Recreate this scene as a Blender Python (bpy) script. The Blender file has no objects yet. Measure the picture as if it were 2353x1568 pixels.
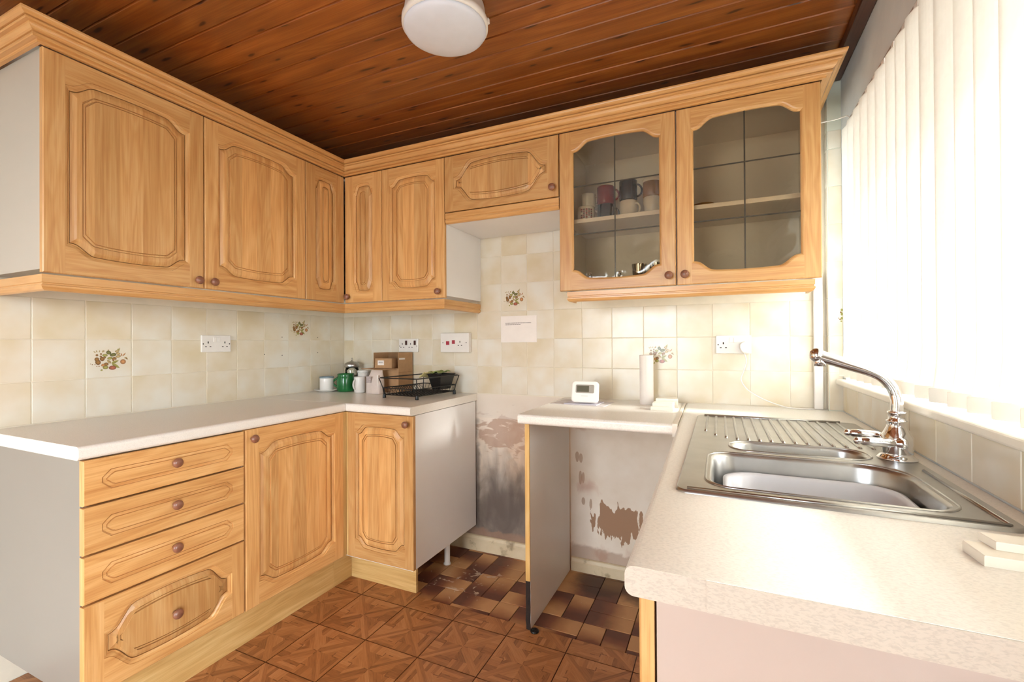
import bpy, bmesh, math, random
from math import sin, cos, pi, radians, sqrt
from mathutils import Vector, Matrix, geometry
random.seed(7)
S = bpy.context.scene
COL = S.collection

# ------------------------------------------------------------------ camera
cam = bpy.data.cameras.new('camera'); camo = bpy.data.objects.new('camera', cam); COL.objects.link(camo)
CX, CY, CZ = 2.3222, -2.3562, 1.2038
yaw, pit, rol = radians(24.4421), radians(.2629), radians(-.3151)
F = Vector((-sin(yaw)*cos(pit), cos(yaw)*cos(pit), sin(pit)))
R = Vector((cos(yaw), sin(yaw), 0)); U = R.cross(F)
R2 = R*cos(rol)+U*sin(rol); U2 = -R*sin(rol)+U*cos(rol)
m = Matrix.Identity(4)
for i in range(3):
    m[i][0] = R2[i]; m[i][1] = U2[i]; m[i][2] = -F[i]
m[0][3], m[1][3], m[2][3] = CX, CY, CZ
camo.matrix_world = m
cam.sensor_width = 36; cam.lens = 1051.70/2353*36; cam.clip_start = .02
S.camera = camo
# ------------------------------------------------------------------ world, light, exposure
world = bpy.data.worlds.new('overcast_sky'); S.world = world; world.use_nodes = True
bg = world.node_tree.nodes['Background']; bg.inputs[0].default_value = (.90, .97, 1.06, 1); bg.inputs[1].default_value = 10.0
S.view_settings.view_transform = 'Standard'; S.view_settings.look = 'None'
S.view_settings.gamma = 1; S.view_settings.use_curve_mapping = False
S.view_settings.exposure = 1.0
def portal(name, loc, rot, sx, sy):
    l = bpy.data.lights.new(name, 'AREA'); l.shape = 'RECTANGLE'; l.size = sx; l.size_y = sy
    o = bpy.data.objects.new(name, l); COL.objects.link(o); o.location = loc; o.rotation_euler = rot
    l.cycles.is_portal = True
    return o
W = 2.79          # window wall
CEIL = 2.33
YF = -4.6         # wall behind the camera
portal('window_portal', (W+.16, -1.05, 1.55), (0, radians(90), 0), 1.0, 1.96)
portal('added_patio_portal', (1.225, YF-.08, 1.07), (radians(90), 0, 0), 1.45, 2.14)
portal('added_back_door_portal', (W+.13, -2.70, 1.05), (0, radians(90), 0), 2.0, .86)
sun = bpy.data.lights.new('hazy_sun', 'SUN'); sun.energy = 11; sun.angle = radians(12); sun.color = (1, .98, .95)
suno = bpy.data.objects.new('hazy_sun', sun); COL.objects.link(suno)
suno.rotation_euler = Vector((-1, -.12, -.40)).to_track_quat('-Z', 'Y').to_euler()

# ------------------------------------------------------------------ materials
MATS = {}
def nmat(name):
    mt = bpy.data.materials.new(name); mt.use_nodes = True; MATS[name] = mt
    nt = mt.node_tree; b = nt.nodes['Principled BSDF']
    return mt, nt, b
def N(nt, t, **kw):
    n = nt.nodes.new(t)
    for k, v in kw.items():
        if k.startswith('i_'):
            key = k[2:]; key = int(key) if key.isdigit() else key
            n.inputs[key].default_value = v
        else: setattr(n, k, v)
    return n
def L(nt, a, b): nt.links.new(a, b)
def rgb(h):
    h = h.lstrip('#'); c = [int(h[i:i+2], 16)/255 for i in (0, 2, 4)]
    return tuple([x/12.92 if x <= .04045 else ((x+.055)/1.055)**2.4 for x in c]+[1])
def ramp(nt, src, stops, interp='LINEAR'):
    r = N(nt, 'ShaderNodeValToRGB'); r.color_ramp.interpolation = interp
    el = r.color_ramp.elements
    while len(el) < len(stops): el.new(.5)
    for e, (p, c) in zip(el, stops):
        e.position = p; e.color = c if len(c) == 4 else (*c, 1)
    L(nt, src, r.inputs[0]); return r
def mix(nt, fac, a, b, mode='MIX'):
    n = N(nt, 'ShaderNodeMix', data_type='RGBA', blend_type=mode)
    for s, v in ((n.inputs[0], fac), (n.inputs[6], a), (n.inputs[7], b)):
        if hasattr(v, 'is_output'): L(nt, v, s)
        else: s.default_value = v if not isinstance(v, tuple) else (v if len(v) == 4 else (*v, 1))
    return n.outputs[2]
def math_(nt, op, a, b=None, c=None, clamp=False):
    n = N(nt, 'ShaderNodeMath', operation=op, use_clamp=clamp)
    for i, v in enumerate((a, b, c)):
        if v is None: continue
        if hasattr(v, 'is_output'): L(nt, v, n.inputs[i])
        else: n.inputs[i].default_value = v
    return n.outputs[0]
def sstep(nt, v, a, b):
    n = N(nt, 'ShaderNodeMapRange', interpolation_type='SMOOTHSTEP')
    L(nt, v, n.inputs[0]); n.inputs[1].default_value = a; n.inputs[2].default_value = b
    return n.outputs[0]
def plain(name, col, rough=.5, metal=0, spec=.5, coat=0, noise=0, nscale=20, bump=0):
    mt, nt, b = nmat(name)
    if isinstance(col, str): col = rgb(col)
    b.inputs['Base Color'].default_value = col; b.inputs['Roughness'].default_value = rough
    b.inputs['Metallic'].default_value = metal; b.inputs['Specular IOR Level'].default_value = spec
    b.inputs['Coat Weight'].default_value = coat
    tc = N(nt, 'ShaderNodeTexCoord')
    nz = N(nt, 'ShaderNodeTexNoise', i_Scale=nscale, i_Detail=4.0); L(nt, tc.outputs['Object'], nz.inputs['Vector'])
    a = max(noise, .03)
    r = ramp(nt, nz.outputs[0], [(.3, tuple(c*(1-a) for c in col[:3])), (.7, tuple(min(1, c*(1+a*.6)) for c in col[:3]))])
    L(nt, r.outputs[0], b.inputs['Base Color'])
    if bump:
        bp = N(nt, 'ShaderNodeBump', i_Strength=bump, i_Distance=.002); L(nt, nz.outputs[0], bp.inputs['Height']); L(nt, bp.outputs[0], b.inputs['Normal'])
    return mt

def wood(name, cd, cm, cl, rough=.38, planks=0, knots=False, uscale=1.0, var=.14, coat=.15, ring=9.0):
    """grain runs along UV u (metres); v is across"""
    mt, nt, b = nmat(name)
    cd, cm, cl = [rgb(c) if isinstance(c, str) else c for c in (cd, cm, cl)]
    uv = N(nt, 'ShaderNodeUVMap'); oi = N(nt, 'ShaderNodeObjectInfo')
    cx = N(nt, 'ShaderNodeCombineXYZ')
    r1 = math_(nt, 'MULTIPLY', oi.outputs['Random'], 37.0); r2 = math_(nt, 'MULTIPLY', oi.outputs['Random'], 91.7)
    L(nt, r1, cx.inputs[0]); L(nt, r2, cx.inputs[1])
    ad = N(nt, 'ShaderNodeVectorMath', operation='ADD'); L(nt, uv.outputs[0], ad.inputs[0]); L(nt, cx.outputs[0], ad.inputs[1])
    sep = N(nt, 'ShaderNodeSeparateXYZ'); L(nt, ad.outputs[0], sep.inputs[0])
    vec = ad.outputs[0]
    pid = None
    if planks:
        pid = N(nt, 'ShaderNodeTexWhiteNoise', noise_dimensions='1D')
        fl = math_(nt, 'FLOOR', math_(nt, 'DIVIDE', sep.outputs[1], planks)); L(nt, fl, pid.inputs['W'])
        c2 = N(nt, 'ShaderNodeCombineXYZ'); L(nt, math_(nt, 'MULTIPLY', pid.outputs[0], 13.0), c2.inputs[0]); L(nt, math_(nt, 'MULTIPLY', pid.outputs[0], 5.0), c2.inputs[1])
        ad2 = N(nt, 'ShaderNodeVectorMath', operation='ADD'); L(nt, vec, ad2.inputs[0]); L(nt, c2.outputs[0], ad2.inputs[1]); vec = ad2.outputs[0]
    def tex(su, sv, detail=5, dist=0.0):
        mp = N(nt, 'ShaderNodeMapping'); mp.inputs['Scale'].default_value = (su*uscale, sv, 1); L(nt, vec, mp.inputs[0])
        n = N(nt, 'ShaderNodeTexNoise', noise_dimensions='2D', i_Scale=1.0, i_Detail=float(detail), i_Distortion=dist); L(nt, mp.outputs[0], n.inputs['Vector']); return n.outputs[0]
    big = tex(1.1, ring, 2, .5)
    # growth rings: contour lines of the slow noise
    rg = math_(nt, 'SINE', math_(nt, 'MULTIPLY', big, 46.0)); rg = math_(nt, 'MULTIPLY_ADD', rg, .5, .5)
    fib = tex(5, 190, 4); med = tex(2.2, 26, 4, .4)
    f = math_(nt, 'ADD', math_(nt, 'MULTIPLY', rg, .13), math_(nt, 'ADD', math_(nt, 'MULTIPLY', med, .50), math_(nt, 'MULTIPLY', fib, .40)))
    rp = ramp(nt, f, [(.18, cd), (.52, cm), (.82, cl)])
    col = rp.outputs[0]
    pore = sstep(nt, tex(7, 330, 2), .60, .72)
    col = mix(nt, math_(nt, 'MULTIPLY', pore, .30), col, cd)
    if planks:
        pv = math_(nt, 'MULTIPLY_ADD', pid.outputs[0], .26, .84)
        gm = N(nt, 'ShaderNodeCombineXYZ'); [L(nt, pv, gm.inputs[i]) for i in range(3)]
        col = mix(nt, 1.0, col, gm.outputs[0], 'MULTIPLY')
    if knots:
        mp = N(nt, 'ShaderNodeMapping'); mp.inputs['Scale'].default_value = (2.6, 11, 1); L(nt, vec, mp.inputs[0])
        n2 = N(nt, 'ShaderNodeTexNoise', noise_dimensions='2D', i_Scale=1.2, i_Detail=2.0); L(nt, mp.outputs[0], n2.inputs['Vector'])
        dv = N(nt, 'ShaderNodeVectorMath', operation='MULTIPLY_ADD'); L(nt, n2.outputs['Color'], dv.inputs[0]); dv.inputs[1].default_value = (.4, .4, 0); L(nt, mp.outputs[0], dv.inputs[2])
        vo = N(nt, 'ShaderNodeTexVoronoi', voronoi_dimensions='2D', i_Scale=1.0, i_Randomness=1.0); L(nt, dv.outputs[0], vo.inputs['Vector'])
        k = sstep(nt, vo.outputs['Distance'], .26, .02); k2 = sstep(nt, vo.outputs['Distance'], .085, .03)
        col = mix(nt, math_(nt, 'MULTIPLY', k, .45), col, cd)
        col = mix(nt, math_(nt, 'MULTIPLY', k2, .85), col, tuple(c*.25 for c in cd[:3]))
        blot = sstep(nt, tex(.9, 3.5, 4, .5), .50, .74)
        col = mix(nt, math_(nt, 'MULTIPLY', blot, .45), col, tuple(c*.7 for c in cd[:3]))
    ov = math_(nt, 'MULTIPLY_ADD', oi.outputs['Random'], var*2, 1-var)
    gm = N(nt, 'ShaderNodeCombineXYZ'); [L(nt, ov, gm.inputs[i]) for i in range(3)]
    col = mix(nt, 1.0, col, gm.outputs[0], 'MULTIPLY')
    L(nt, col, b.inputs['Base Color'])
    b.inputs['Roughness'].default_value = rough; b.inputs['Coat Weight'].default_value = coat; b.inputs['Coat Roughness'].default_value = .25
    bm_ = N(nt, 'ShaderNodeBump', i_Strength=.12, i_Distance=.001); L(nt, fib, bm_.inputs['Height']); L(nt, bm_.outputs[0], b.inputs['Normal'])
    return mt

oak = wood('oak_veneer', '#b5793f', '#d29f62', '#e2b87e')
oakp = wood('oak_panel_planks', '#b5793f', '#d29f62', '#e2b87e', planks=.071)
oakm = wood('oak_moulding', '#bd8549', '#d09d60', '#dcae72', var=.04, coat=.3, rough=.32)
oakl = wood('oak_pale', '#b98c4c', '#d2ab6c', '#e2c488', rough=.5, var=.05, coat=0)
pine = wood('stained_pine', '#6e3614', '#94531f', '#b06c30', knots=True, var=.16, coat=.35, rough=.35, uscale=.7, ring=5.0)
knobm = plain('knob_wood', '#8a5a44', .35, coat=.3, noise=.2, nscale=90)
dark = plain('dark_gap', '#1c130d', .8)
black = plain('black_plastic', '#0b0b0c', .35)
white = plain('white_plastic', '#e8e2da', .35)
wgrey = plain('lamp_diffuser', '#e2e9f6', .45, spec=.4)
lampw = plain('lamp_body_white', '#eeeae4', .4)
chrome = plain('chrome', (.86, .86, .87, 1), .07, 1)
steel = plain('brushed_steel', (.46, .45, .43, 1), .30, 1, noise=.10, nscale=14)
plaster = plain('painted_plaster', '#d9dccd', .8, noise=.05, nscale=6)
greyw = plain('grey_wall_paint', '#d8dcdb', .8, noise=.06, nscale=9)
card = plain('cardboard', '#b08860', .85, noise=.08, nscale=40)
cardd = plain('cardboard_inner', '#8d6a47', .9, noise=.08, nscale=40)
paperm = plain('white_paper', '#efe6dd', .85)
sillm = plain('sill_gloss_white', '#ebe3d4', .3)

def melamine(name, col, rough=.35):
    mt, nt, b = nmat(name); c = rgb(col)
    tc = N(nt, 'ShaderNodeTexCoord'); n = N(nt, 'ShaderNodeTexNoise', i_Scale=3.0, i_Detail=3.0); L(nt, tc.outputs['Object'], n.inputs['Vector'])
    r = ramp(nt, n.outputs[0], [(.3, tuple(x*.96 for x in c[:3])), (.7, c)]); L(nt, r.outputs[0], b.inputs['Base Color'])
    b.inputs['Roughness'].default_value = rough; return mt
mel = melamine('white_melamine', '#f2efec')
melp = melamine('pinkish_melamine', '#b9a89d')  # pinkish panel tone, darkened to offset the strong light on it
mel_shade = melamine('shaded_white_melamine', '#8e8981')  # white melamine with the drawer end panel's shade put into the colour
mel_soft_shade = melamine('soft_shaded_white_melamine', '#b9b3a8')  # white melamine with the upper end panel's lighter shade put into the colour

def laminate(name, col, rough, amt):
    mt, nt, b = nmat(name); c = rgb(col)
    tc = N(nt, 'ShaderNodeTexCoord')
    mp = N(nt, 'ShaderNodeMapping'); mp.inputs['Scale'].default_value = (1, 2.2, 2.2); L(nt, tc.outputs['Object'], mp.inputs[0])
    n = N(nt, 'ShaderNodeTexNoise', i_Scale=170.0, i_Detail=3.0, i_Distortion=.6); L(nt, mp.outputs[0], n.inputs['Vector'])
    n2 = N(nt, 'ShaderNodeTexNoise', i_Scale=5.0, i_Detail=4.0); L(nt, tc.outputs['Object'], n2.inputs['Vector'])
    r = ramp(nt, n.outputs[0], [(.36, tuple(x*(1-amt) for x in c[:3])), (.55, c)])
    col = mix(nt, math_(nt, 'MULTIPLY', n2.outputs[0], .14), r.outputs[0], tuple(x*.8 for x in c[:3]))
    L(nt, col, b.inputs['Base Color']); b.inputs['Roughness'].default_value = rough
    bp = N(nt, 'ShaderNodeBump', i_Strength=.08, i_Distance=.0006); L(nt, n.outputs[0], bp.inputs['Height']); L(nt, bp.outputs[0], b.inputs['Normal'])
    return mt
wtop = laminate('cream_laminate', '#f2ece2', .3, .10)
wedge = laminate('cream_edging_strip', '#c6baab', .45, .16)
wtopr = laminate('cream_laminate_fleck', '#f2ece2', .33, .13)

def tilemat(name, c1, c2, c3):
    mt, nt, b = nmat(name)
    tc = N(nt, 'ShaderNodeTexCoord'); oi = N(nt, 'ShaderNodeObjectInfo')
    ad = N(nt, 'ShaderNodeVectorMath', operation='ADD'); L(nt, tc.outputs['Object'], ad.inputs[0])
    cx = N(nt, 'ShaderNodeCombineXYZ'); [L(nt, math_(nt, 'MULTIPLY', oi.outputs['Random'], 20.0+i*17), cx.inputs[i]) for i in range(3)]
    L(nt, cx.outputs[0], ad.inputs[1])
    n = N(nt, 'ShaderNodeTexNoise', i_Scale=7.0, i_Detail=3.0, i_Roughness=.45); L(nt, ad.outputs[0], n.inputs['Vector'])
    f = math_(nt, 'ADD', n.outputs[0], math_(nt, 'MULTIPLY_ADD', oi.outputs['Random'], .18, -.09))
    r = ramp(nt, f, [(.28, rgb(c1)), (.5, rgb(c2)), (.72, rgb(c3))]); L(nt, r.outputs[0], b.inputs['Base Color'])
    b.inputs['Roughness'].default_value = .22; b.inputs['Specular IOR Level'].default_value = .4
    n3 = N(nt, 'ShaderNodeTexNoise', i_Scale=9.0, i_Detail=1.0); L(nt, ad.outputs[0], n3.inputs['Vector'])
    bp = N(nt, 'ShaderNodeBump', i_Strength=.25, i_Distance=.004); L(nt, n3.outputs[0], bp.inputs['Height']); L(nt, bp.outputs[0], b.inputs['Normal'])
    return mt
tilem = tilemat('cream_glazed_tile', '#d6c6a6', '#ddd1bb', '#e1dbcd')
grout = plain('tile_grout', '#e4d9c4', .9, noise=.05)

def quarry():
    mt, nt, b = nmat('flashed_quarry_tile')
    tc = N(nt, 'ShaderNodeTexCoord'); oi = N(nt, 'ShaderNodeObjectInfo'); ge = N(nt, 'ShaderNodeNewGeometry')
    sp = N(nt, 'ShaderNodeSeparateXYZ'); L(nt, tc.outputs['Object'], sp.inputs[0])
    sg = math_(nt, 'MULTIPLY_ADD', math_(nt, 'GREATER_THAN', oi.outputs['Random'], .5), 2.0, -1.0)
    nz = N(nt, 'ShaderNodeTexNoise', i_Scale=9.0, i_Detail=3.0); L(nt, ge.outputs['Position'], nz.inputs['Vector'])
    f = math_(nt, 'ADD', math_(nt, 'MULTIPLY', math_(nt, 'MULTIPLY', sp.outputs[0], sg), 6.5), math_(nt, 'MULTIPLY_ADD', nz.outputs[0], .5, .25))
    r = ramp(nt, f, [(.1, rgb('#6d4130')), (.4, rgb('#8a5439')), (.62, rgb('#b07c50')), (.9, rgb('#cb9866'))])
    # plaster splashes and grime with shapes of their own
    p = N(nt, 'ShaderNodeTexNoise', i_Scale=17.0, i_Detail=5.0, i_Distortion=1.4); L(nt, ge.outputs['Position'], p.inputs['Vector'])
    gp = N(nt, 'ShaderNodeSeparateXYZ'); L(nt, ge.outputs['Position'], gp.inputs[0])
    dx = math_(nt, 'POWER', math_(nt, 'MULTIPLY', math_(nt, 'SUBTRACT', gp.outputs[0], 1.15), 3.2), 2.0)
    dy = math_(nt, 'POWER', math_(nt, 'MULTIPLY', math_(nt, 'ADD', gp.outputs[1], .34), 3.6), 2.0)
    near = math_(nt, 'SUBTRACT', 1.0, math_(nt, 'ADD', dx, dy), clamp=True)
    spl = sstep(nt, math_(nt, 'ADD', p.outputs[0], math_(nt, 'MULTIPLY', near, .16)), .72, .78)
    col = mix(nt, math_(nt, 'MULTIPLY', spl, .75), r.outputs[0], rgb('#d8bfa4'))
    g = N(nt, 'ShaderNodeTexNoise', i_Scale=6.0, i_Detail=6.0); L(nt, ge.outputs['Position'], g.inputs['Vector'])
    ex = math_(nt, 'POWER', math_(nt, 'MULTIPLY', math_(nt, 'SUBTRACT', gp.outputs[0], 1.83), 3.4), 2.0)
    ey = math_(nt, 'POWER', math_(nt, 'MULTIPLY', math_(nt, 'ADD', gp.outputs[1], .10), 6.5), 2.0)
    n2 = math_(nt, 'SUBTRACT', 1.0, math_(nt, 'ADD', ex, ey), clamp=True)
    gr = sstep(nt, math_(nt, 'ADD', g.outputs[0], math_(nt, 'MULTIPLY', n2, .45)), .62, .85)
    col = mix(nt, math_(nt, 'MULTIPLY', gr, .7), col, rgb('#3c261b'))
    L(nt, col, b.inputs['Base Color']); b.inputs['Roughness'].default_value = .5
    return mt
quarrym = quarry()

def stained():
    """bare plaster behind the missing appliances: peeled paint and damp marks"""
    mt, nt, b = nmat('stained_bare_plaster')
    ge = N(nt, 'ShaderNodeNewGeometry'); g = N(nt, 'ShaderNodeSeparateXYZ'); L(nt, ge.outputs['Position'], g.inputs[0])
    X, Z = g.outputs[0], g.outputs[2]
    def nz(sc, det=5, dist=0., sx=1, sz=1):
        mp = N(nt, 'ShaderNodeMapping'); mp.inputs['Scale'].default_value = (sx, 1, sz); L(nt, ge.outputs['Position'], mp.inputs[0])
        n = N(nt, 'ShaderNodeTexNoise', i_Scale=float(sc), i_Detail=float(det), i_Distortion=dist); L(nt, mp.outputs[0], n.inputs['Vector']); return n.outputs[0]
    base = ramp(nt, nz(5), [(.3, rgb('#dccab4')), (.7, rgb('#ecdfcf'))]).outputs[0]
    left = math_(nt, 'LESS_THAN', X, 1.575)
    def blob(cx, cz, rx, rz, nn, amp, e0, e1):
        a = math_(nt, 'POWER', math_(nt, 'DIVIDE', math_(nt, 'SUBTRACT', X, cx), rx), 2.0)
        c = math_(nt, 'POWER', math_(nt, 'DIVIDE', math_(nt, 'SUBTRACT', Z, cz), rz), 2.0)
        d = math_(nt, 'SQRT', math_(nt, 'ADD', a, c))
        d = math_(nt, 'ADD', d, math_(nt, 'MULTIPLY', math_(nt, 'SUBTRACT', nn, .5), amp))
        return sstep(nt, d, e1, e0)
    streak = nz(7, 6, .4, 2.2, .5); fine = nz(30, 6, .6); mid = nz(12, 6, .8)
    # left bay
    warm = blob(1.45, .55, .25, .30, mid, 1.2, .5, 1.2); col = mix(nt, math_(nt, 'MULTIPLY', math_(nt, 'MULTIPLY', warm, left), .6), base, rgb('#cfa37c'))
    dk = blob(1.28, .16, .60, .42, streak, 1.3, .25, 1.30); col = mix(nt, math_(nt, 'MULTIPLY', math_(nt, 'MULTIPLY', dk, left), .85), col, rgb('#77665a'))
    dk2 = blob(1.22, .26, .34, .26, nz(7, 7, .8, 1.3, .8), 2.2, .15, 1.25); col = mix(nt, math_(nt, 'MULTIPLY', math_(nt, 'MULTIPLY', dk2, left), .75), col, rgb('#544740'))
    pk = blob(1.20, .69, .26, .12, nz(16, 6, .5, .7, 1.6), 3.6, .45, .85); col = mix(nt, math_(nt, 'MULTIPLY', math_(nt, 'MULTIPLY', pk, left), .7), col, rgb('#b08a72'))
    top = sstep(nt, Z, .770, .775); col = mix(nt, math_(nt, 'MULTIPLY', math_(nt, 'MULTIPLY', top, left), .55), col, rgb('#ddd2c4'))
    ml = blob(1.01, .40, .035, .45, mid, 2.0, .4, 1.2); col = mix(nt, math_(nt, 'MULTIPLY', ml, .6), col, rgb('#4a4038'))
    # right bay: peeled patch and spots
    jag = nz(26, 3, .3, 1.5, .5)
    pe = blob(1.85, .275, .125, .085, jag, 2.2, .98, 1.02); pe2 = blob(1.78, .30, .045, .075, jag, 2.0, .9, .94)
    peel = math_(nt, 'MAXIMUM', pe, pe2); col = mix(nt, math_(nt, 'MULTIPLY', peel, .95), col, rgb('#9c7557'))
    for cx, cz, rx, rz in ((1.628, .60, .010, .03), (1.648, .595, .010, .025), (1.645, .49, .008, .035), (1.66, .49, .008, .03), (1.70, .36, .009, .03), (1.66, .37, .012, .022)):
        s = blob(cx, cz, rx, rz, mid, 1.2, .9, 1.0); col = mix(nt, math_(nt, 'MULTIPLY', s, .7), col, rgb('#a98467'))
    for cx, cz in ((1.66, .78), (1.68, .44), (1.75, .10), (1.95, .13)):
        s = blob(cx, cz, .06, .05, mid, 2.5, .2, 1.1); col = mix(nt, math_(nt, 'MULTIPLY', s, .55), col, rgb('#c08f79'))
    lo = sstep(nt, math_(nt, 'ADD', Z, math_(nt, 'MULTIPLY', mid, -.10)), .085, .065); col = mix(nt, math_(nt, 'MULTIPLY', lo, .6), col, rgb('#a07b62'))
    L(nt, col, b.inputs['Base Color']); b.inputs['Roughness'].default_value = .85
    bp = N(nt, 'ShaderNodeBump', i_Strength=.4, i_Distance=.003); L(nt, mid, bp.inputs['Height']); L(nt, bp.outputs[0], b.inputs['Normal'])
    return mt
stainm = stained()

def skirtmat():
    mt, nt, b = nmat('grubby_cream_gloss')
    ge = N(nt, 'ShaderNodeNewGeometry'); n = N(nt, 'ShaderNodeTexNoise', i_Scale=14.0, i_Detail=6.0); L(nt, ge.outputs['Position'], n.inputs['Vector'])
    r = ramp(nt, n.outputs[0], [(.28, rgb('#8b7354')), (.42, rgb('#d3bd99')), (.8, rgb('#ddcaa9'))]); L(nt, r.outputs[0], b.inputs['Base Color'])
    b.inputs['Roughness'].default_value = .5; return mt
skirtm = skirtmat()

def vinylmat():
    mt, nt, b = nmat('parquet_print_vinyl')
    uv = N(nt, 'ShaderNodeUVMap'); at = N(nt, 'ShaderNodeAttribute', attribute_name='tone'); oi = N(nt, 'ShaderNodeObjectInfo')
    mp = N(nt, 'ShaderNodeMapping'); mp.inputs['Scale'].default_value = (22, 260, 1); L(nt, uv.outputs[0], mp.inputs[0])
    n = N(nt, 'ShaderNodeTexNoise', noise_dimensions='2D', i_Scale=1.0, i_Detail=4.0, i_Distortion=.5); L(nt, mp.outputs[0], n.inputs['Vector'])
    f = math_(nt, 'ADD', math_(nt, 'MULTIPLY', at.outputs['Fac'], .62), math_(nt, 'MULTIPLY', n.outputs[0], .42))
    r = ramp(nt, f, [(.12, rgb('#5f3218')), (.38, rgb('#9a6238')), (.62, rgb('#b47847')), (.9, rgb('#c98f5e'))])
    L(nt, r.outputs[0], b.inputs['Base Color']); b.inputs['Roughness'].default_value = .36
    return mt
vinylm = vinylmat()
def attrmat(name, rough=.25):
    mt, nt, b = nmat(name); at = N(nt, 'ShaderNodeAttribute', attribute_name='ink'); L(nt, at.outputs['Color'], b.inputs['Base Color']); b.inputs['Roughness'].default_value = rough; return mt
printm = attrmat('fruit_transfer_print')

def blindmat():
    mt, nt, b = nmat('cream_blind_fabric'); nt.nodes.remove(b); out = nt.nodes['Material Output']
    d = N(nt, 'ShaderNodeBsdfDiffuse'); t = N(nt, 'ShaderNodeBsdfTranslucent'); mx = N(nt, 'ShaderNodeMixShader'); mx.inputs[0].default_value = .36
    tc = N(nt, 'ShaderNodeTexCoord'); n = N(nt, 'ShaderNodeTexNoise', i_Scale=60.0); L(nt, tc.outputs['Object'], n.inputs['Vector'])
    r = ramp(nt, n.outputs[0], [(.3, (.90, .87, .81)), (.7, (.93, .90, .84))])
    L(nt, r.outputs[0], d.inputs[0]); L(nt, r.outputs[0], t.inputs[0])
    L(nt, d.outputs[0], mx.inputs[1]); L(nt, t.outputs[0], mx.inputs[2]); L(nt, mx.outputs[0], out.inputs[0]); return mt
blindm = blindmat()
def glassmat(name, tint, ior, bump, gl=(1, 1, 1, 1), rough=.03):
    mt, nt, b = nmat(name); nt.nodes.remove(b); out = nt.nodes['Material Output']
    t = N(nt, 'ShaderNodeBsdfTransparent'); t.inputs[0].default_value = tint
    g = N(nt, 'ShaderNodeBsdfGlossy'); g.inputs['Roughness'].default_value = rough; g.inputs[0].default_value = gl
    fr = N(nt, 'ShaderNodeFresnel', i_IOR=ior); mx = N(nt, 'ShaderNodeMixShader')
    if bump:
        tc = N(nt, 'ShaderNodeTexCoord'); n = N(nt, 'ShaderNodeTexNoise', i_Scale=7.0, i_Detail=2.5, i_Distortion=1.6); L(nt, tc.outputs['Object'], n.inputs['Vector'])
        bp = N(nt, 'ShaderNodeBump', i_Strength=bump, i_Distance=.03); L(nt, n.outputs[0], bp.inputs['Height'])
        L(nt, bp.outputs[0], g.inputs['Normal'])
    L(nt, fr.outputs[0], mx.inputs[0]); L(nt, t.outputs[0], mx.inputs[1]); L(nt, g.outputs[0], mx.inputs[2]); L(nt, mx.outputs[0], out.inputs[0]); return mt
smoke = glassmat('smoked_wavy_glass', (.84, .79, .70, 1), 1.44, .07)
clear = glassmat('clear_glass', (.97, .98, .97, 1), 1.45, 0)

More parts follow.
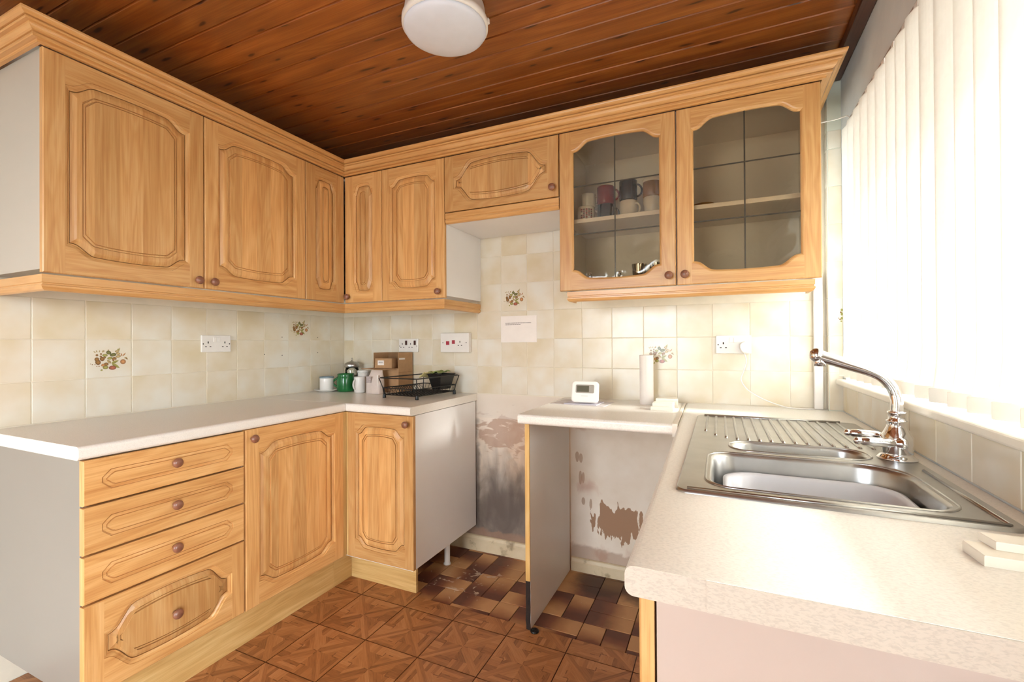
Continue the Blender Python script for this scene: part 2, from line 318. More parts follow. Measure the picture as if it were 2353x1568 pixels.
# ------------------------------------------------------------------ mesh helpers
class MB:
    def __init__(s): s.v = []; s.f = []; s.g = []; s.m = []; s.sm = []; s.tone = []; s.ink = []
    def add(s, vs, fs, g='z', mi=0, sm=False, tone=.5, ink=None):
        o = len(s.v); s.v += [Vector(p) for p in vs]
        for f in fs:
            s.f.append([i+o for i in f]); s.g.append(g); s.m.append(mi); s.sm.append(sm); s.tone.append(tone); s.ink.append(ink)
        return s
    def box(s, x0, x1, y0, y1, z0, z1, g='z', mi=0, bev=0.0, seg=1):
        if x0 > x1: x0, x1 = x1, x0
        if y0 > y1: y0, y1 = y1, y0
        if z0 > z1: z0, z1 = z1, z0
        bm = bmesh.new(); bmesh.ops.create_cube(bm, size=1)
        for v in bm.verts: v.co = Vector(((x0+x1)/2+v.co.x*(x1-x0), (y0+y1)/2+v.co.y*(y1-y0), (z0+z1)/2+v.co.z*(z1-z0)))
        if bev > 0: bmesh.ops.bevel(bm, geom=list(bm.edges), offset=min(bev, .45*min(x1-x0, y1-y0, z1-z0)), segments=seg, profile=.5, affect='EDGES')
        bm.verts.index_update()
        s.add([v.co for v in bm.verts], [[v.index for v in f.verts] for f in bm.faces], g, mi, False); bm.free(); return s
    def poly(s, pts, g='z', mi=0, **k): return s.add(pts, [list(range(len(pts)))], g, mi, **k)
    def loft(s, loops, closed=True, cap0=False, cap1=False, g='z', mi=0, sm=True):
        n = len(loops[0]); vs = [p for l in loops for p in l]; fs = []
        for j in range(len(loops)-1):
            for i in range(n if closed else n-1):
                a = j*n+i; b = j*n+(i+1) % n; fs.append([a, b, b+n, a+n])
        if cap0: fs.append(list(range(n))[::-1])
        if cap1: fs.append([(len(loops)-1)*n+i for i in range(n)])
        return s.add(vs, fs, g, mi, sm)
    def lathe(s, prof, c=(0, 0, 0), n=28, mi=0, sm=True, cap0=True, cap1=True, ax='z'):
        loops = []
        for r, z in prof:
            l = []
            for i in range(n):
                a = 2*pi*i/n; p = (r*cos(a), r*sin(a), z)
                if ax == 'y': p = (p[0], -p[2], p[1])
                if ax == 'x': p = (p[2], p[0], p[1])
                l.append((c[0]+p[0], c[1]+p[1], c[2]+p[2]))
            loops.append(l)
        return s.loft(loops, True, cap0, cap1, 'z', mi, sm)
    def tube(s, path, r, n=10, mi=0, caps=True, closed=False):
        P = [Vector(p) for p in path]; loops = []; up = None
        for i, p in enumerate(P):
            if closed: t = P[(i+1) % len(P)]-P[i-1]
            else: t = (P[min(i+1, len(P)-1)]-P[max(i-1, 0)])
            t.normalize()
            if up is None:
                up = Vector((0, 0, 1)) if abs(t.z) < .9 else Vector((1, 0, 0))
            a = (up-t*up.dot(t)).normalized(); b = t.cross(a); up = a
            rr = r[i] if isinstance(r, (list, tuple)) else r
            loops.append([p+a*rr*cos(2*pi*k/n)+b*rr*sin(2*pi*k/n) for k in range(n)])
        if closed: loops.append(loops[0]); caps = False
        return s.loft(loops, True, caps, caps, 'z', mi, True)
    def build(s, name, mat, parent=None, M=None, bevel=0, auto=True):
        """vertices are world coordinates unless M (world matrix of the local frame) is given"""
        me = bpy.data.meshes.new(name)
        if M is None:
            xs = [v.x for v in s.v]; ys = [v.y for v in s.v]; zs = [v.z for v in s.v]
            c = Vector(((min(xs)+max(xs))/2, (min(ys)+max(ys))/2, min(zs)))
            vs = [v-c for v in s.v]; M = Matrix.Translation(c)
        else: vs = s.v
        me.from_pydata([tuple(v) for v in vs], [], s.f)
        for mm in (mat if isinstance(mat, (list, tuple)) else [mat]): me.materials.append(mm)
        me.polygons.foreach_set('material_index', s.m); me.polygons.foreach_set('use_smooth', s.sm)
        uvl = me.uv_layers.new(name='UVMap')
        for p, g in zip(me.polygons, s.g):
            n = p.normal; an = [abs(n.x), abs(n.y), abs(n.z)]
            if isinstance(g, float) or isinstance(g, int):
                ca, sa = cos(g), sin(g)
                for li in p.loop_indices:
                    co = s.v[me.loops[li].vertex_index]; uvl.data[li].uv = (co.x*ca+co.y*sa, -co.x*sa+co.y*ca)
                continue
            gi = 'xyz'.index(g); d = an.index(max(an))
            if d == gi: an[gi] = -1; d = [i for i in range(3) if i != gi][0]
            o = [i for i in range(3) if i != gi and i != d][0]
            for li in p.loop_indices:
                co = s.v[me.loops[li].vertex_index]; uvl.data[li].uv = (co[gi], co[o])
        if any(t != .5 for t in s.tone):
            a = me.attributes.new('tone', 'FLOAT', 'FACE'); a.data.foreach_set('value', s.tone)
        if any(i for i in s.ink):
            a = me.attributes.new('ink', 'FLOAT_COLOR', 'FACE')
            for k, i in enumerate(s.ink): a.data[k].color = i or (1, 1, 1, 1)
        me.validate(); me.update()
        o = bpy.data.objects.new(name, me); COL.objects.link(o); place(o, M, parent)
        return o
WM = {}
def place(o, M, parent=None):
    WM[o.name] = M.copy()
    if parent is not None:
        o.parent = parent; o.matrix_parent_inverse = WM[parent.name].inverted()
    o.matrix_basis = M
def recalc(o):
    bm = bmesh.new(); bm.from_mesh(o.data); bmesh.ops.recalc_face_normals(bm, faces=bm.faces); bm.to_mesh(o.data); bm.free(); return o
def thing(name, label, cat, loc, group=None):
    o = bpy.data.objects.new(name, None); o.empty_display_size = .05; COL.objects.link(o); place(o, Matrix.Translation(Vector(loc)))
    return tag(o, label, cat, group)
def tag(o, label, cat, group=None):
    o['label'] = label; o['category'] = cat
    if group: o['group'] = group
    return o
def struct(o): o['kind'] = 'structure'; return o
def copy_obj(src, M, parent):
    c = src.copy(); COL.objects.link(c); c.parent = None; place(c, M, parent); return c
RZ90 = Matrix.Rotation(radians(90), 4, 'Z')
def frame_back(x, y, z): return Matrix.Translation((x, y, z))               # local -Y looks into the room from the far wall
def frame_left(x, y, z): return Matrix.Translation((x, y, z)) @ RZ90        # local -Y looks to +X

def sweep(path, prof, i0, i1):
    """profile (outward offset, z) swept along plan path with mitred corners; returns loops i0..i1"""
    loops = []
    P = [Vector((p[0], p[1])) for p in path]
    for i in range(i0, i1+1):
        def nrm(a, b):
            d = (b-a).normalized(); return Vector((d.y, -d.x))
        if i == 0: o = nrm(P[0], P[1])
        elif i == len(P)-1: o = nrm(P[-2], P[-1])
        else:
            a, b = nrm(P[i-1], P[i]), nrm(P[i], P[i+1]); o = (a+b)/(1+a.dot(b))
        loops.append([(P[i].x+o.x*q, P[i].y+o.y*q, z) for q, z in prof])
    return loops
def sweep_obj(name, path, prof, i0, i1, mat, label, cat, group=None):
    loops = sweep(path, prof, i0, i1); mb = MB()
    for k in range(len(loops)-1):
        a, b = Vector(loops[k][0]), Vector(loops[k+1][0]); g = 'x' if abs(a.x-b.x) > abs(a.y-b.y) else 'y'
        mb.loft([loops[k], loops[k+1]], True, k == 0, k == len(loops)-2, g, 0, False)
    o = recalc(mb.build(name, mat)); return tag(o, label, cat, group)

# ------------------------------------------------------------------ room shell
T = .0018
wl = struct(MB().box(-.12, -T, YF-.12, .12, -.02, CEIL+.02).build('wall_left', grout))
wb = struct(MB().box(-T, W+.12, T, .12, -.02, CEIL+.02).build('wall_back', grout))
# window wall with its opening
wy0, wy1, wz0, wz1 = -2.02, -.09, 1.035, 2.06
dy0, dy1, dz1 = -3.17, -2.24, 2.08      # unseen glazed back door beyond the sink run, added for low side light
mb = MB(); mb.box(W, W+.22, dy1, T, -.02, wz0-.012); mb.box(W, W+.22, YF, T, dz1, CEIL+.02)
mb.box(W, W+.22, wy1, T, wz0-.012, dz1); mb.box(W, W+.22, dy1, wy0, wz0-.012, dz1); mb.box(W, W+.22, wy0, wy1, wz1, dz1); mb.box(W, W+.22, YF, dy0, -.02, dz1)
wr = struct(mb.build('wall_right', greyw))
px0, px1 = .5, 1.95                     # unseen patio window behind the camera, added for fill light
mb = MB(); mb.box(-T, px0, YF-.12, YF, -.02, CEIL); mb.box(px1, W+.22, YF-.12, YF, -.02, CEIL); mb.box(px0, px1, YF-.12, YF, 2.15, CEIL)
wf = struct(mb.build('wall_front', plaster))
fl = struct(MB().box(-T, W+.2, YF-.1, T, -.10, -.006).build('floor', plain('screed', '#5a4030', .8)))
ce = struct(MB().box(-.12, W+.22, YF-.12, .12, CEIL+.012, CEIL+.10).build('ceiling', dark))
dr = MB()
for x0, x1 in ((px0, px0+.06), (1.07, 1.13), (px1-.06, px1)): dr.box(x0, x1, YF-.09, YF-.03, -.006, 2.15)
for x0, x1 in ((px0+.06, 1.07), (1.13, px1-.06)):
    for z0, z1 in ((-.006, .07), (2.09, 2.15)): dr.box(x0, x1, YF-.09, YF-.03, z0, z1)
pdo = struct(dr.build('added_patio_door', white))
for x0, x1 in ((px0+.06, 1.07), (1.13, px1-.06)): MB().box(x0, x1, YF-.066, YF-.060, .07, 2.09).build('pane', clear, pdo)
# added back door: frame + pane
dr = MB()
for y0, y1 in ((dy0, dy0+.07), (dy1-.07, dy1)): dr.box(W+.08, W+.14, y0, y1, -.006, dz1)
for z0, z1 in ((-.006, .08), (dz1-.07, dz1)): dr.box(W+.08, W+.14, dy0+.07, dy1-.07, z0, z1)
dro = struct(dr.build('added_back_door', white))
MB().box(W+.107, W+.113, dy0+.07, dy1-.07, .08, dz1-.07).build('pane', clear, dro)
# window frame + panes
fr = MB(); fx0, fx1 = W+.12, W+.18
for y0, y1 in ((wy0, wy0+.06), (wy1-.06, wy1), (-1.10, -1.04)): fr.box(fx0, fx1, y0, y1, wz0, wz1)
fr.box(fx0, fx1, wy0, wy1, wz0, wz0+.06); fr.box(fx0, fx1, wy0, wy1, wz1-.06, wz1)
win = struct(fr.build('window_1', white))
for y0, y1 in ((wy0+.06, -1.10), (-1.04, wy1-.06)): MB().box(W+.147, W+.153, y0, y1, wz0+.06, wz1-.06).build('pane', clear, win)
sill = MB(); sill.box(2.762, W+.12, wy0-.05, -.050, wz0-.012, wz0+.012, 'y', bev=.006, seg=3)
struct(sill.build('window_sill', sillm, win))
# nib (boxed corner) between far wall and window wall
nib = struct(MB().box(2.738+T, W, -.045+T, T, .0, CEIL).build('trim_1', plaster))
# outdoors: paving, and an unseen eave added to shade the upper blind
gnd = struct(MB().box(-12, 16, -16, 12, -.30, -.20).build('ground_outside', plain('pale_paving', '#77736a', .9, noise=.1, nscale=2)))
eave = struct(MB().box(W+.22, W+1.32, YF, 1.2, 2.11, 2.20).build('added_eave_outside', plain('added_eave_soffit', '#8a847c', .8)))

# ------------------------------------------------------------------ ceiling boards, trim, lamp
bw = .0925; y = -.023; k = 0
prof = [(0, .012), (0, .006), (.005, 0), (bw-.004, 0), (bw-.0005, .006), (bw-.0005, .012)]
mbb = MB(); mbb.loft([[(0, -q, z) for q, z in prof], [(W, -q, z) for q, z in prof]], True, True, True, 'x', 0, False)
b0 = None
while y-bw > YF-.02:
    M = Matrix.Translation((0, y, CEIL))
    if b0 is None: b0 = recalc(mbb.build('ceiling_board', pine, ce, M))
    else: copy_obj(b0, M, ce)
    y -= bw
darkwood = wood('dark_stained_trim', '#2e1408', '#4c2610', '#643519', var=.02, coat=.3)
struct(MB().box(2.742, W, YF, -.045, CEIL-.034, CEIL-.001, 'y', bev=.004).build('trim_2', darkwood))
struct(MB().box(-T, 2.742, -.023, T, CEIL-.02, CEIL-.001, 'x', bev=.004).build('trim_3', darkwood))
lamp = thing('ceiling_lamp', 'round white bulkhead ceiling light with frosted diffuser on the timber ceiling', 'lamp', (1.492, -1.055, CEIL))
c = (1.492, -1.055, 0)
MB().lathe([(.128, CEIL-.0005), (.131, CEIL-.004), (.138, CEIL-.048), (.143, CEIL-.052), (.143, CEIL-.068), (.139, CEIL-.072), (.133, CEIL-.0725)], c, 48).build('lamp_body', lampw, lamp)
pr = [(.1365, CEIL-.0725)]+[(.1365*cos(a), CEIL-.078-.022*sin(a)) for a in [pi/2*i/8 for i in range(9)]]
pr[-1] = (.001, CEIL-.100)
MB().lathe(pr, c, 48).build('diffuser', wgrey, lamp)
for a in (radians(20), radians(140), radians(260)):
    MB().box(c[0]+.1425*cos(a)-.006, c[0]+.1425*cos(a)+.006, c[1]+.1425*sin(a)-.006, c[1]+.1425*sin(a)+.006, CEIL-.064, CEIL-.046, bev=.002).build('clip', lampw, lamp)

# ------------------------------------------------------------------ wall tiles
PT = .1575; GAP = .0020
tile_cache = {}
def tile_mesh(w, h, th=.008, mat=None, bev=.0018):
    key = (round(w, 4), round(h, 4), th)
    if key not in tile_cache:
        mb = MB(); mb.box(-w/2, w/2, -th, 0, -h/2, h/2, bev=bev, seg=2)
        o = mb.build('tmp_tile', mat or tilem, None, Matrix.Identity(4)); me = o.data; bpy.data.objects.remove(o); me.name = 'wall_tile'; tile_cache[key] = me
    return tile_cache[key]
def fruit(parent, M):
    """printed bunch of fruit and leaves, a thin transfer on the tile"""
    mb = MB(); rnd = random.Random(3)
    def ell(cx, cz, rx, rz, ang, colr, edge=None, lv=0):
        n = 14; pts = []
        for s_, cc, dy in ((1.0, edge or tuple(x*.62 for x in colr), 0), (.72, colr, .00008), (.34, tuple(min(1, x*1.35) for x in colr), .00016)):
            P = []
            for i in range(n):
                a = 2*pi*i/n; x = rx*s_*cos(a); z = rz*s_*sin(a)
                P.append((cx+x*cos(ang)-z*sin(ang), -.00015-dy-lv*.0002, cz+x*sin(ang)+z*cos(ang)))
            mb.poly(P[::-1], ink=(*cc[:3], 1))
    def leaf(cx, cz, ln, wd, ang, colr, lv=0):
        n = 7
        for side, cc in ((1, colr), (-1, tuple(x*.72 for x in colr))):
            P = [(0, 0)]+[(ln*i/n, side*wd*sin(pi*(i/n)**.8)) for i in range(1, n)]+[(ln, 0)]
            Q = [(cx+x*cos(ang)-z*sin(ang), -.00015-lv*.0002, cz+x*sin(ang)+z*cos(ang)) for x, z in P]
            mb.poly(Q if side < 0 else Q[::-1], ink=(*cc, 1))
    ol = rgb('#6e6a36')[:3]; gn = rgb('#9c934c')[:3]; br = rgb('#8d6434')[:3]; rd = rgb('#a05a42')[:3]; og = rgb('#b9804e')[:3]; pa = rgb('#b59a68')[:3]
    def q(px, py): return ((px-960)/1330*.155, (860-py)/1330*.155)
    for px, py, ln, wd, an, cc in ((560, 650, 90, 18, 2.4, pa), (600, 640, 90, 18, 1.9, pa), (660, 640, 90, 16, 1.4, pa), (740, 640, 100, 24, .9, pa), (820, 600, 80, 20, 2.8, pa),
                                   (1180, 620, 130, 20, 1.2, gn), (1200, 560, 90, 20, .4, gn), (1230, 500, 60, 16, .2, pa), (1340, 790, 130, 20, 1.9, og), (1360, 780, 150, 22, .9, og), (1400, 860, 110, 26, .3, pa), (1440, 860, 100, 20, -.5, br),
                                   (930, 600, 70, 26, 1.7, pa)):
        x, z = q(px, py); leaf(x, z, ln/1330*.155, wd/1330*.155, an, cc)
    for px, py, rx, ry, an, cc in ((935, 650, 66, 54, -.5, ol), (1065, 730, 82, 52, .2, ol), (825, 745, 66, 42, 0, gn), (1215, 690, 55, 40, -.3, pa), (1190, 600, 60, 36, .3, pa), (970, 850, 66, 40, .2, gn), (590, 880, 55, 60, 0, br), (625, 985, 66, 78, .2, br), (745, 870, 60, 64, .3, br), (800, 830, 50, 30, .2, br),
                                   (595, 735, 32, 32, 0, br), (710, 695, 26, 26, 0, br), (705, 780, 28, 28, 0, br), (1220, 790, 70, 40, .2, pa), (1120, 860, 50, 34, -.8, br), (1070, 890, 30, 60, 0, br),
                                   (415, 1035, 12, 10, 0, br), (465, 1060, 14, 12, 0, br), (540, 1062, 14, 12, 0, br), (590, 1122, 14, 12, 0, br), (655, 1125, 16, 14, 0, br)):
        x, z = q(px, py); ell(x, z, 1.2*rx/1330*.155, 1.2*ry/1330*.155, an, cc, lv=1)
    for px, py, rx, ry, an, cc in ((1365, 990, 88, 92, 0, og), (770, 1090, 60, 48, .3, og), (860, 1060, 70, 60, 0, br), (840, 1175, 85, 62, 0, gn)):
        x, z = q(px, py); ell(x, z, rx/1330*.155, ry/1330*.155, an, cc, lv=2)
    for px, py, ln, wd, an, cc in ((1010, 1040, 250, 46, .45, gn), (1030, 1050, 290, 52, -.62, gn), (1000, 1040, 180, 46, 2.3, pa), (760, 1250, 80, 30, 3.6, gn)):
        x, z = q(px, py); leaf(x, z, ln/1330*.155, wd/1330*.155, an, cc, lv=3)
    x, z = q(1045, 1195); ell(x, z, 112/1330*.155, 76/1330*.155, 0, rd, lv=4)
    o = mb.build('fruit_print', printm, parent, M @ Matrix.Translation((0, -.008, 0)))
    return o
def put_tile(wall, M, w, h, decor=False):
    o = bpy.data.objects.new('wall_tile', tile_mesh(w, h)); COL.objects.link(o); place(o, M, wall)
    if decor: fruit(o, M)
zrow = [.9125, 1.070, 1.2275, 1.385, 1.5425, 1.70, 1.8575, 2.015]
def tilt(M, rx): return M @ Matrix.Rotation(random.uniform(-rx, rx), 4, 'Z') @ Matrix.Rotation(random.uniform(-rx, rx), 4, 'X')
# left wall
ys = [-1.7075-PT*1.0075*3]+[-1.549-.1587*3+.1587*i for i in range(1, 13)]
ys = [-2.184+.1587*i for i in range(14)]+[-.0002]
for i in range(len(ys)-1):
    for r in range(3):
        yc = (ys[i]+ys[i+1])/2; w = ys[i+1]-ys[i]-GAP; h = zrow[r+1]-zrow[r]-GAP; zc = (zrow[r]+zrow[r+1])/2
        if w < .02: continue
        dec = (abs(yc+1.308) < .05 and r == 1-1+0*1 and False) or (abs(yc+1.308) < .06 and r == 1) or (abs(yc+.36) < .06 and r == 2)
        put_tile(wl, tilt(frame_left(-.008, yc, zc), .0025), w, h, dec)
# far wall
xs = [0.0002]+[.0835+PT*i for i in range(17)]+[2.736]
for i in range(len(xs)-1):
    xc = (xs[i]+xs[i+1])/2; w = xs[i+1]-xs[i]-GAP
    nrow = 6 if 1.0 < xc < 1.72 else 3
    for r in range(nrow):
        h = zrow[r+1]-zrow[r]-GAP; zc = (zrow[r]+zrow[r+1])/2
        dec = (abs(xc-1.265) < .06 and r == 3) or (abs(xc-2.05) < .06 and r == 1)
        put_tile(wb, tilt(frame_back(xc, .008, zc), .003), w, h, dec)
# nib tiles: front and returning side
zn = zrow+[2.093]
for r in range(len(zn)-1):
    h = zn[r+1]-zn[r]-GAP; zc = (zn[r]+zn[r+1])/2
    put_tile(nib, frame_back(2.766, -.045+.008, zc), .048, h, False)
    put_tile(nib, Matrix.Translation((2.738+.008, -.018, zc)) @ Matrix.Rotation(radians(-90), 4, 'Z'), .036, h, False)
# a sliver of the bunch shows at the blind edge
mbp = MB()
for k_, (px_, pz_, rx_, rz_) in enumerate(((2.786, 1.335, .004, .006), (2.783, 1.325, .003, .004), (2.786, 1.318, .004, .007), (2.780, 1.296, .003, .003), (2.786, 1.30, .004, .006), (2.775, 1.301, .002, .002), (2.784, 1.288, .003, .003))):
    mbp.poly([(px_+rx_*cos(-2*pi*i/10), -.0453, pz_+rz_*sin(-2*pi*i/10)) for i in range(10)], ink=rgb('#7a5528') if k_ % 2 else rgb('#8f8a45'))
mbp.build('fruit_print', printm, nib)
# window wall tiles under the sill
yr = [-.048]+[-.103-.169*i for i in range(0, 12)]
for i in range(len(yr)-1):
    w = yr[i]-yr[i+1]-GAP; yc = (yr[i]+yr[i+1])/2
    put_tile(wr, tilt(Matrix.Translation((W+.006, yc, (.9125+wz0-.012)/2)) @ Matrix.Rotation(radians(-90), 4, 'Z'), .002), w, wz0-.012-.9125-.002, False)
# bare stained plaster below the tiles and its skirting
struct(MB().box(.7, 2.3, -.001, T, .0, .908).build('plaster_bare', stainm, wb))
sk = [(0, 0), (.020, 0), (.020, .062), (.016, .068), (.012, .082), (.006, .086), (0, .086)]
for a, b_, dz in ((.78, 1.562, 0), (1.596, 2.25, -.018)):
    mb = MB(); mb.loft([[(x, -q, max(0, z+dz)) for q, z in sk] for x in (a, b_)], True, True, True, 'x', 0, False)
    o = recalc(mb.build('baseboard_back', skirtm)); struct(o)

# ------------------------------------------------------------------ floor: vinyl tiles, quarry tiles
def clip(poly, nx, ny, d):
    out = []
    for i in range(len(poly)):
        a, b = poly[i], poly[(i+1) % len(poly)]; da = nx*a[0]+ny*a[1]-d; db = nx*b[0]+ny*b[1]-d
        if da <= 0: out.append(a)
        if da*db < 0: t = da/(da-db); out.append((a[0]+(b[0]-a[0])*t, a[1]+(b[1]-a[1])*t))
    return out
FT = .2548
def parquet(seed):
    """printed star parquet: list of (polygon, grain angle, tone) on a tile centred at 0"""
    rnd = random.Random(seed); h = FT/2-.0022; w = .0135; out = []; s2 = sqrt(.5)
    def tn(): return rnd.choice((.28, .42, .56, .68, .82))+rnd.uniform(-.06, .06)
    for q in range(4):
        def rot(P): 
            a = q*pi/2; return [(x*cos(a)-y*sin(a), x*sin(a)+y*cos(a)) for x, y in P]
        def put(P, ang, tone):
            P = [p for p in P]
            for nx, ny in ((1, 0), (-1, 0), (0, 1), (0, -1)): P = clip(P, nx, ny, h) if P else P
            if len(P) >= 3: out.append((rot(P), ang+q*pi/2, tone))
        # long pointed pair on the diagonal, split along its middle
        for sd in (1, -1):
            P = [(0, 0), (h*sqrt(2), 0), (h*sqrt(2), sd*w), (w*1.2, sd*w)]
            if sd < 0: P = P[::-1]
            P = [(x*s2-y*s2, x*s2+y*s2) for x, y in P]; put(P, pi/4, tn())
        # sector between two diagonals (pointing +y): chevrons then an end block
        apex = w*sqrt(2)
        def sector(P):
            P = clip(P, 1, -1, -apex) if P else P     # x - y <= -apex
            P = clip(P, -1, -1, -apex) if P else P
            return P
        st = .0165; lim = apex+.060
        big = [(-.3, -.3), (.3, -.3), (.3, .3), (-.3, .3)]
        for sd in (1, -1):
            H = sector(big); H = clip(H, -sd, 0, 0)
            inner = clip(H, 0, 1, lim); outer_ = clip(H, 0, -1, -lim)
            # short star arms: slats alongside the diagonal, with a dark sliver between
            for k in range(5):
                d0, d1 = apex+k*st*sqrt(2), apex+(k+1)*st*sqrt(2)
                P = clip(clip(inner, sd, -1, -d0), -sd, 1, d1) if inner else []
                if len(P) >= 3: put(P, pi/4*sd, tn())
            for k in range(9):                       # basket-weave border
                if sd > 0: P = clip(clip(outer_, 0, -1, -(lim+k*st)), 0, 1, lim+(k+1)*st) if outer_ else []
                else: P = clip(clip(outer_, 1, 0, -k*st), -1, 0, (k+1)*st) if outer_ else []
                if len(P) >= 3: put(P, 0 if sd > 0 else pi/2, tn())
        for P, a_ in (([(-.0215, lim-.0035), (.0, lim-.0035), (.0, lim), (-.0215, lim)], 0), ([(.0, lim-.002), (.0035, lim-.002), (.0035, lim+.019), (.0, lim+.019)], pi/2), ([(.020, lim+.012), (.040, lim+.012), (.040, lim+.0155), (.020, lim+.0155)], 0)):
            put(P, a_, .10)
    return out
def vinyl_mesh(seed, rect=None, origin=(0, 0)):
    mb = MB(); hz = .003; h = FT/2-.0012
    r = rect or (-h, h, -h, h)
    base = [(r[0], r[2]), (r[1], r[2]), (r[1], r[3]), (r[0], r[3])]
    mb.loft([[(x, y, -.006) for x, y in base], [(x, y, hz-.0004) for x, y in base]], True, False, True, 0.0, 0, False)
    for i in range(len(mb.f)): mb.tone[i] = .06
    lv = 0
    for P, ang, tone in parquet(seed):
        for nx, ny, d in ((1, 0, r[1]), (-1, 0, -r[0]), (0, 1, r[3]), (0, -1, -r[2])): P = clip(P, nx, ny, d) if P else P
        if len(P) < 3: continue
        ar = sum(P[i][0]*P[(i+1) % len(P)][1]-P[(i+1) % len(P)][0]*P[i][1] for i in range(len(P)))
        if abs(ar) < 2e-6: continue
        if ar < 0: P = P[::-1]
        lv += 1; zz = hz+.0000015*lv
        mb.add([(x, y, zz) for x, y in P], [list(range(len(P)))], float(ang), 0, False, tone)
    o = mb.build('vinyl_floor_tile', vinylm, None, Matrix.Identity(4)); me = o.data; bpy.data.objects.remove(o); return me
vm = [vinyl_mesh(s) for s in range(4)]
gx = [.7505-FT*3+FT*i for i in range(12)]; gy = [-.6555+FT-FT*j for j in range(14)]
for i in range(len(gx)):
    for j in range(len(gy)):
        x0, x1, y1, y0 = gx[i], gx[i]+FT, gy[j], gy[j]-FT
        X1 = min(x1, W-.01); X0 = max(x0, 0.0); Y1 = min(y1, -.525 if x1 < 1.01 else -.562); Y0 = max(y0, YF)
        if X1-X0 < .02 or Y1-Y0 < .02: continue
        cx_, cy_ = (x0+x1)/2, (y0+y1)/2
        full = X0 == x0 and X1 == x1 and Y0 == y0 and Y1 == y1
        if full: me = vm[(i*3+j*5) % 4]
        else:
            e = .0012; me = vinyl_mesh(i+j, (X0-cx_+e, X1-cx_-e, Y0-cy_+e, Y1-cy_-(0 if Y1 < y1 else e)))
        o = bpy.data.objects.new('vinyl_floor_tile', me); COL.objects.link(o)
        place(o, Matrix.Translation((cx_, cy_, 0)), fl)
# quarry tiles, basket layout, 200 x 100
qt = MB(); qt.box(-.0985, .0985, -.0485, .0485, -.006, 0, 'x', bev=.0015); qo = qt.build('tmp', quarrym, None, Matrix.Identity(4)); qme = qo.data; bpy.data.objects.remove(qo)
def quarry_tile(cx_, cy_, turn, flip):
    o = bpy.data.objects.new('quarry_tile', qme); COL.objects.link(o)
    place(o, Matrix.Translation((cx_, cy_, 0)) @ Matrix.Rotation(radians((90 if turn else 0)+(180 if flip else 0)), 4, 'Z'), fl)
for a in range(0, 9):
    for b_ in range(0, 3):
        bx, by = .58+.2*a, -.135-.2*b_+.1      # 0.2 m squares of two tiles
        by = -.135-.2*b_
        turn = (a+b_) % 2 == 0
        for s_ in (-.05, .05):
            if turn: quarry_tile(bx+.1+s_, by, True, random.random() < .5)
            else: quarry_tile(bx+.1, by+s_, False, random.random() < .5)
qs = MB(); qs.box(-.0985, .0985, -.0165, .0165, -.006, 0, 'x', bev=.0015); qo = qs.build('tmp', quarrym, None, Matrix.Identity(4)); qme2 = qo.data; bpy.data.objects.remove(qo)
for a in range(0, 9):
    o = bpy.data.objects.new('quarry_tile', qme2); COL.objects.link(o); place(o, Matrix.Translation((.68+.2*a, -.0165, 0)) @ Matrix.Rotation(radians(180*(a % 2)), 4, 'Z'), fl)

# ------------------------------------------------------------------ cabinet fronts
def tprof(t, mode):
    t = max(0, min(1, t)); sm = lambda x: (lambda q: q*q*(3-2*q))(max(0, min(1, x)))
    if mode == 'S': return .12*sm(t/.05)*0+.74*sm((t-.06)/.32)+.26*(1-(1-t)**2)
    if mode == 'O': return .72*max(0, min(1, (t-.0)/.20))+.28*(1-(1-t)**2)
    return max(0, min(1, t/.10))
NS = 36
def contour(x0, x1, z0, z1, rise, mode, y, ch=.10):
    top = []; bot = []
    for i in range(NS+1):
        s_ = i/NS; x = x0+(x1-x0)*s_; t = 1-abs(2*s_-1)
        d = rise*(tprof(t, mode) if mode != 'C' else max(0, min(1, t*(x1-x0)/2/max(rise, 1e-6))))
        top.append((x, y, z1-rise+d)); bot.append((x, y, z0+rise-d))
    return top+bot[::-1]
def bridge(mb, a, b, mi=0, g=None):
    n = len(a)
    for i in range(n):
        j = (i+1) % n
        gg = g or ('z' if i in (NS, n-1) else 'x')
        mb.add([a[i], a[j], b[j], b[i]], [[0, 1, 2, 3]], gg, mi, False)
def front(mb, w, h, th, C0, e=.003, back=True, allx=False):
    """slab sides + stiles and rails around contour C0 (at y=-th)"""
    Lp = [[(0, 0, 0), (w, 0, 0), (w, 0, h), (0, 0, h)], [(0, -th+e, 0), (w, -th+e, 0), (w, -th+e, h), (0, -th+e, h)], [(e, -th, e), (w-e, -th, e), (w-e, -th, h-e), (e, -th, h-e)]]
    mb.loft(Lp, True, back, False, 'z', 0, False)
    n = NS+1; top = C0[:n]; bot = C0[n:][::-1]; x0, x1 = top[0][0], top[-1][0]; gs = 'x' if allx else 'z'
    mb.poly([(e, -th, e), (x0, -th, e), (x0, -th, h-e), (e, -th, h-e)], gs); mb.poly([(x1, -th, e), (w-e, -th, e), (w-e, -th, h-e), (x1, -th, h-e)], gs)
    for i in range(NS):
        a, b = top[i], top[i+1]; mb.poly([a, b, (b[0], -th, h-e), (a[0], -th, h-e)], 'x')
        a, b = bot[i], bot[i+1]; mb.poly([(a[0], -th, e), (b[0], -th, e), b, a], 'x')
def knob(parent, M, x, z, th=.02):
    mb = MB(); mb.lathe([(.007, 0), (.007, .006), (.011, .011), (.0155, .016), (.0165, .021), (.0145, .026), (.008, .029), (.0005, .030)], (0, 0, 0), 20, ax='y')
    return recalc(mb.build('knob', knobm, parent, M @ Matrix.Translation((x, -th, z))))
DT = .02
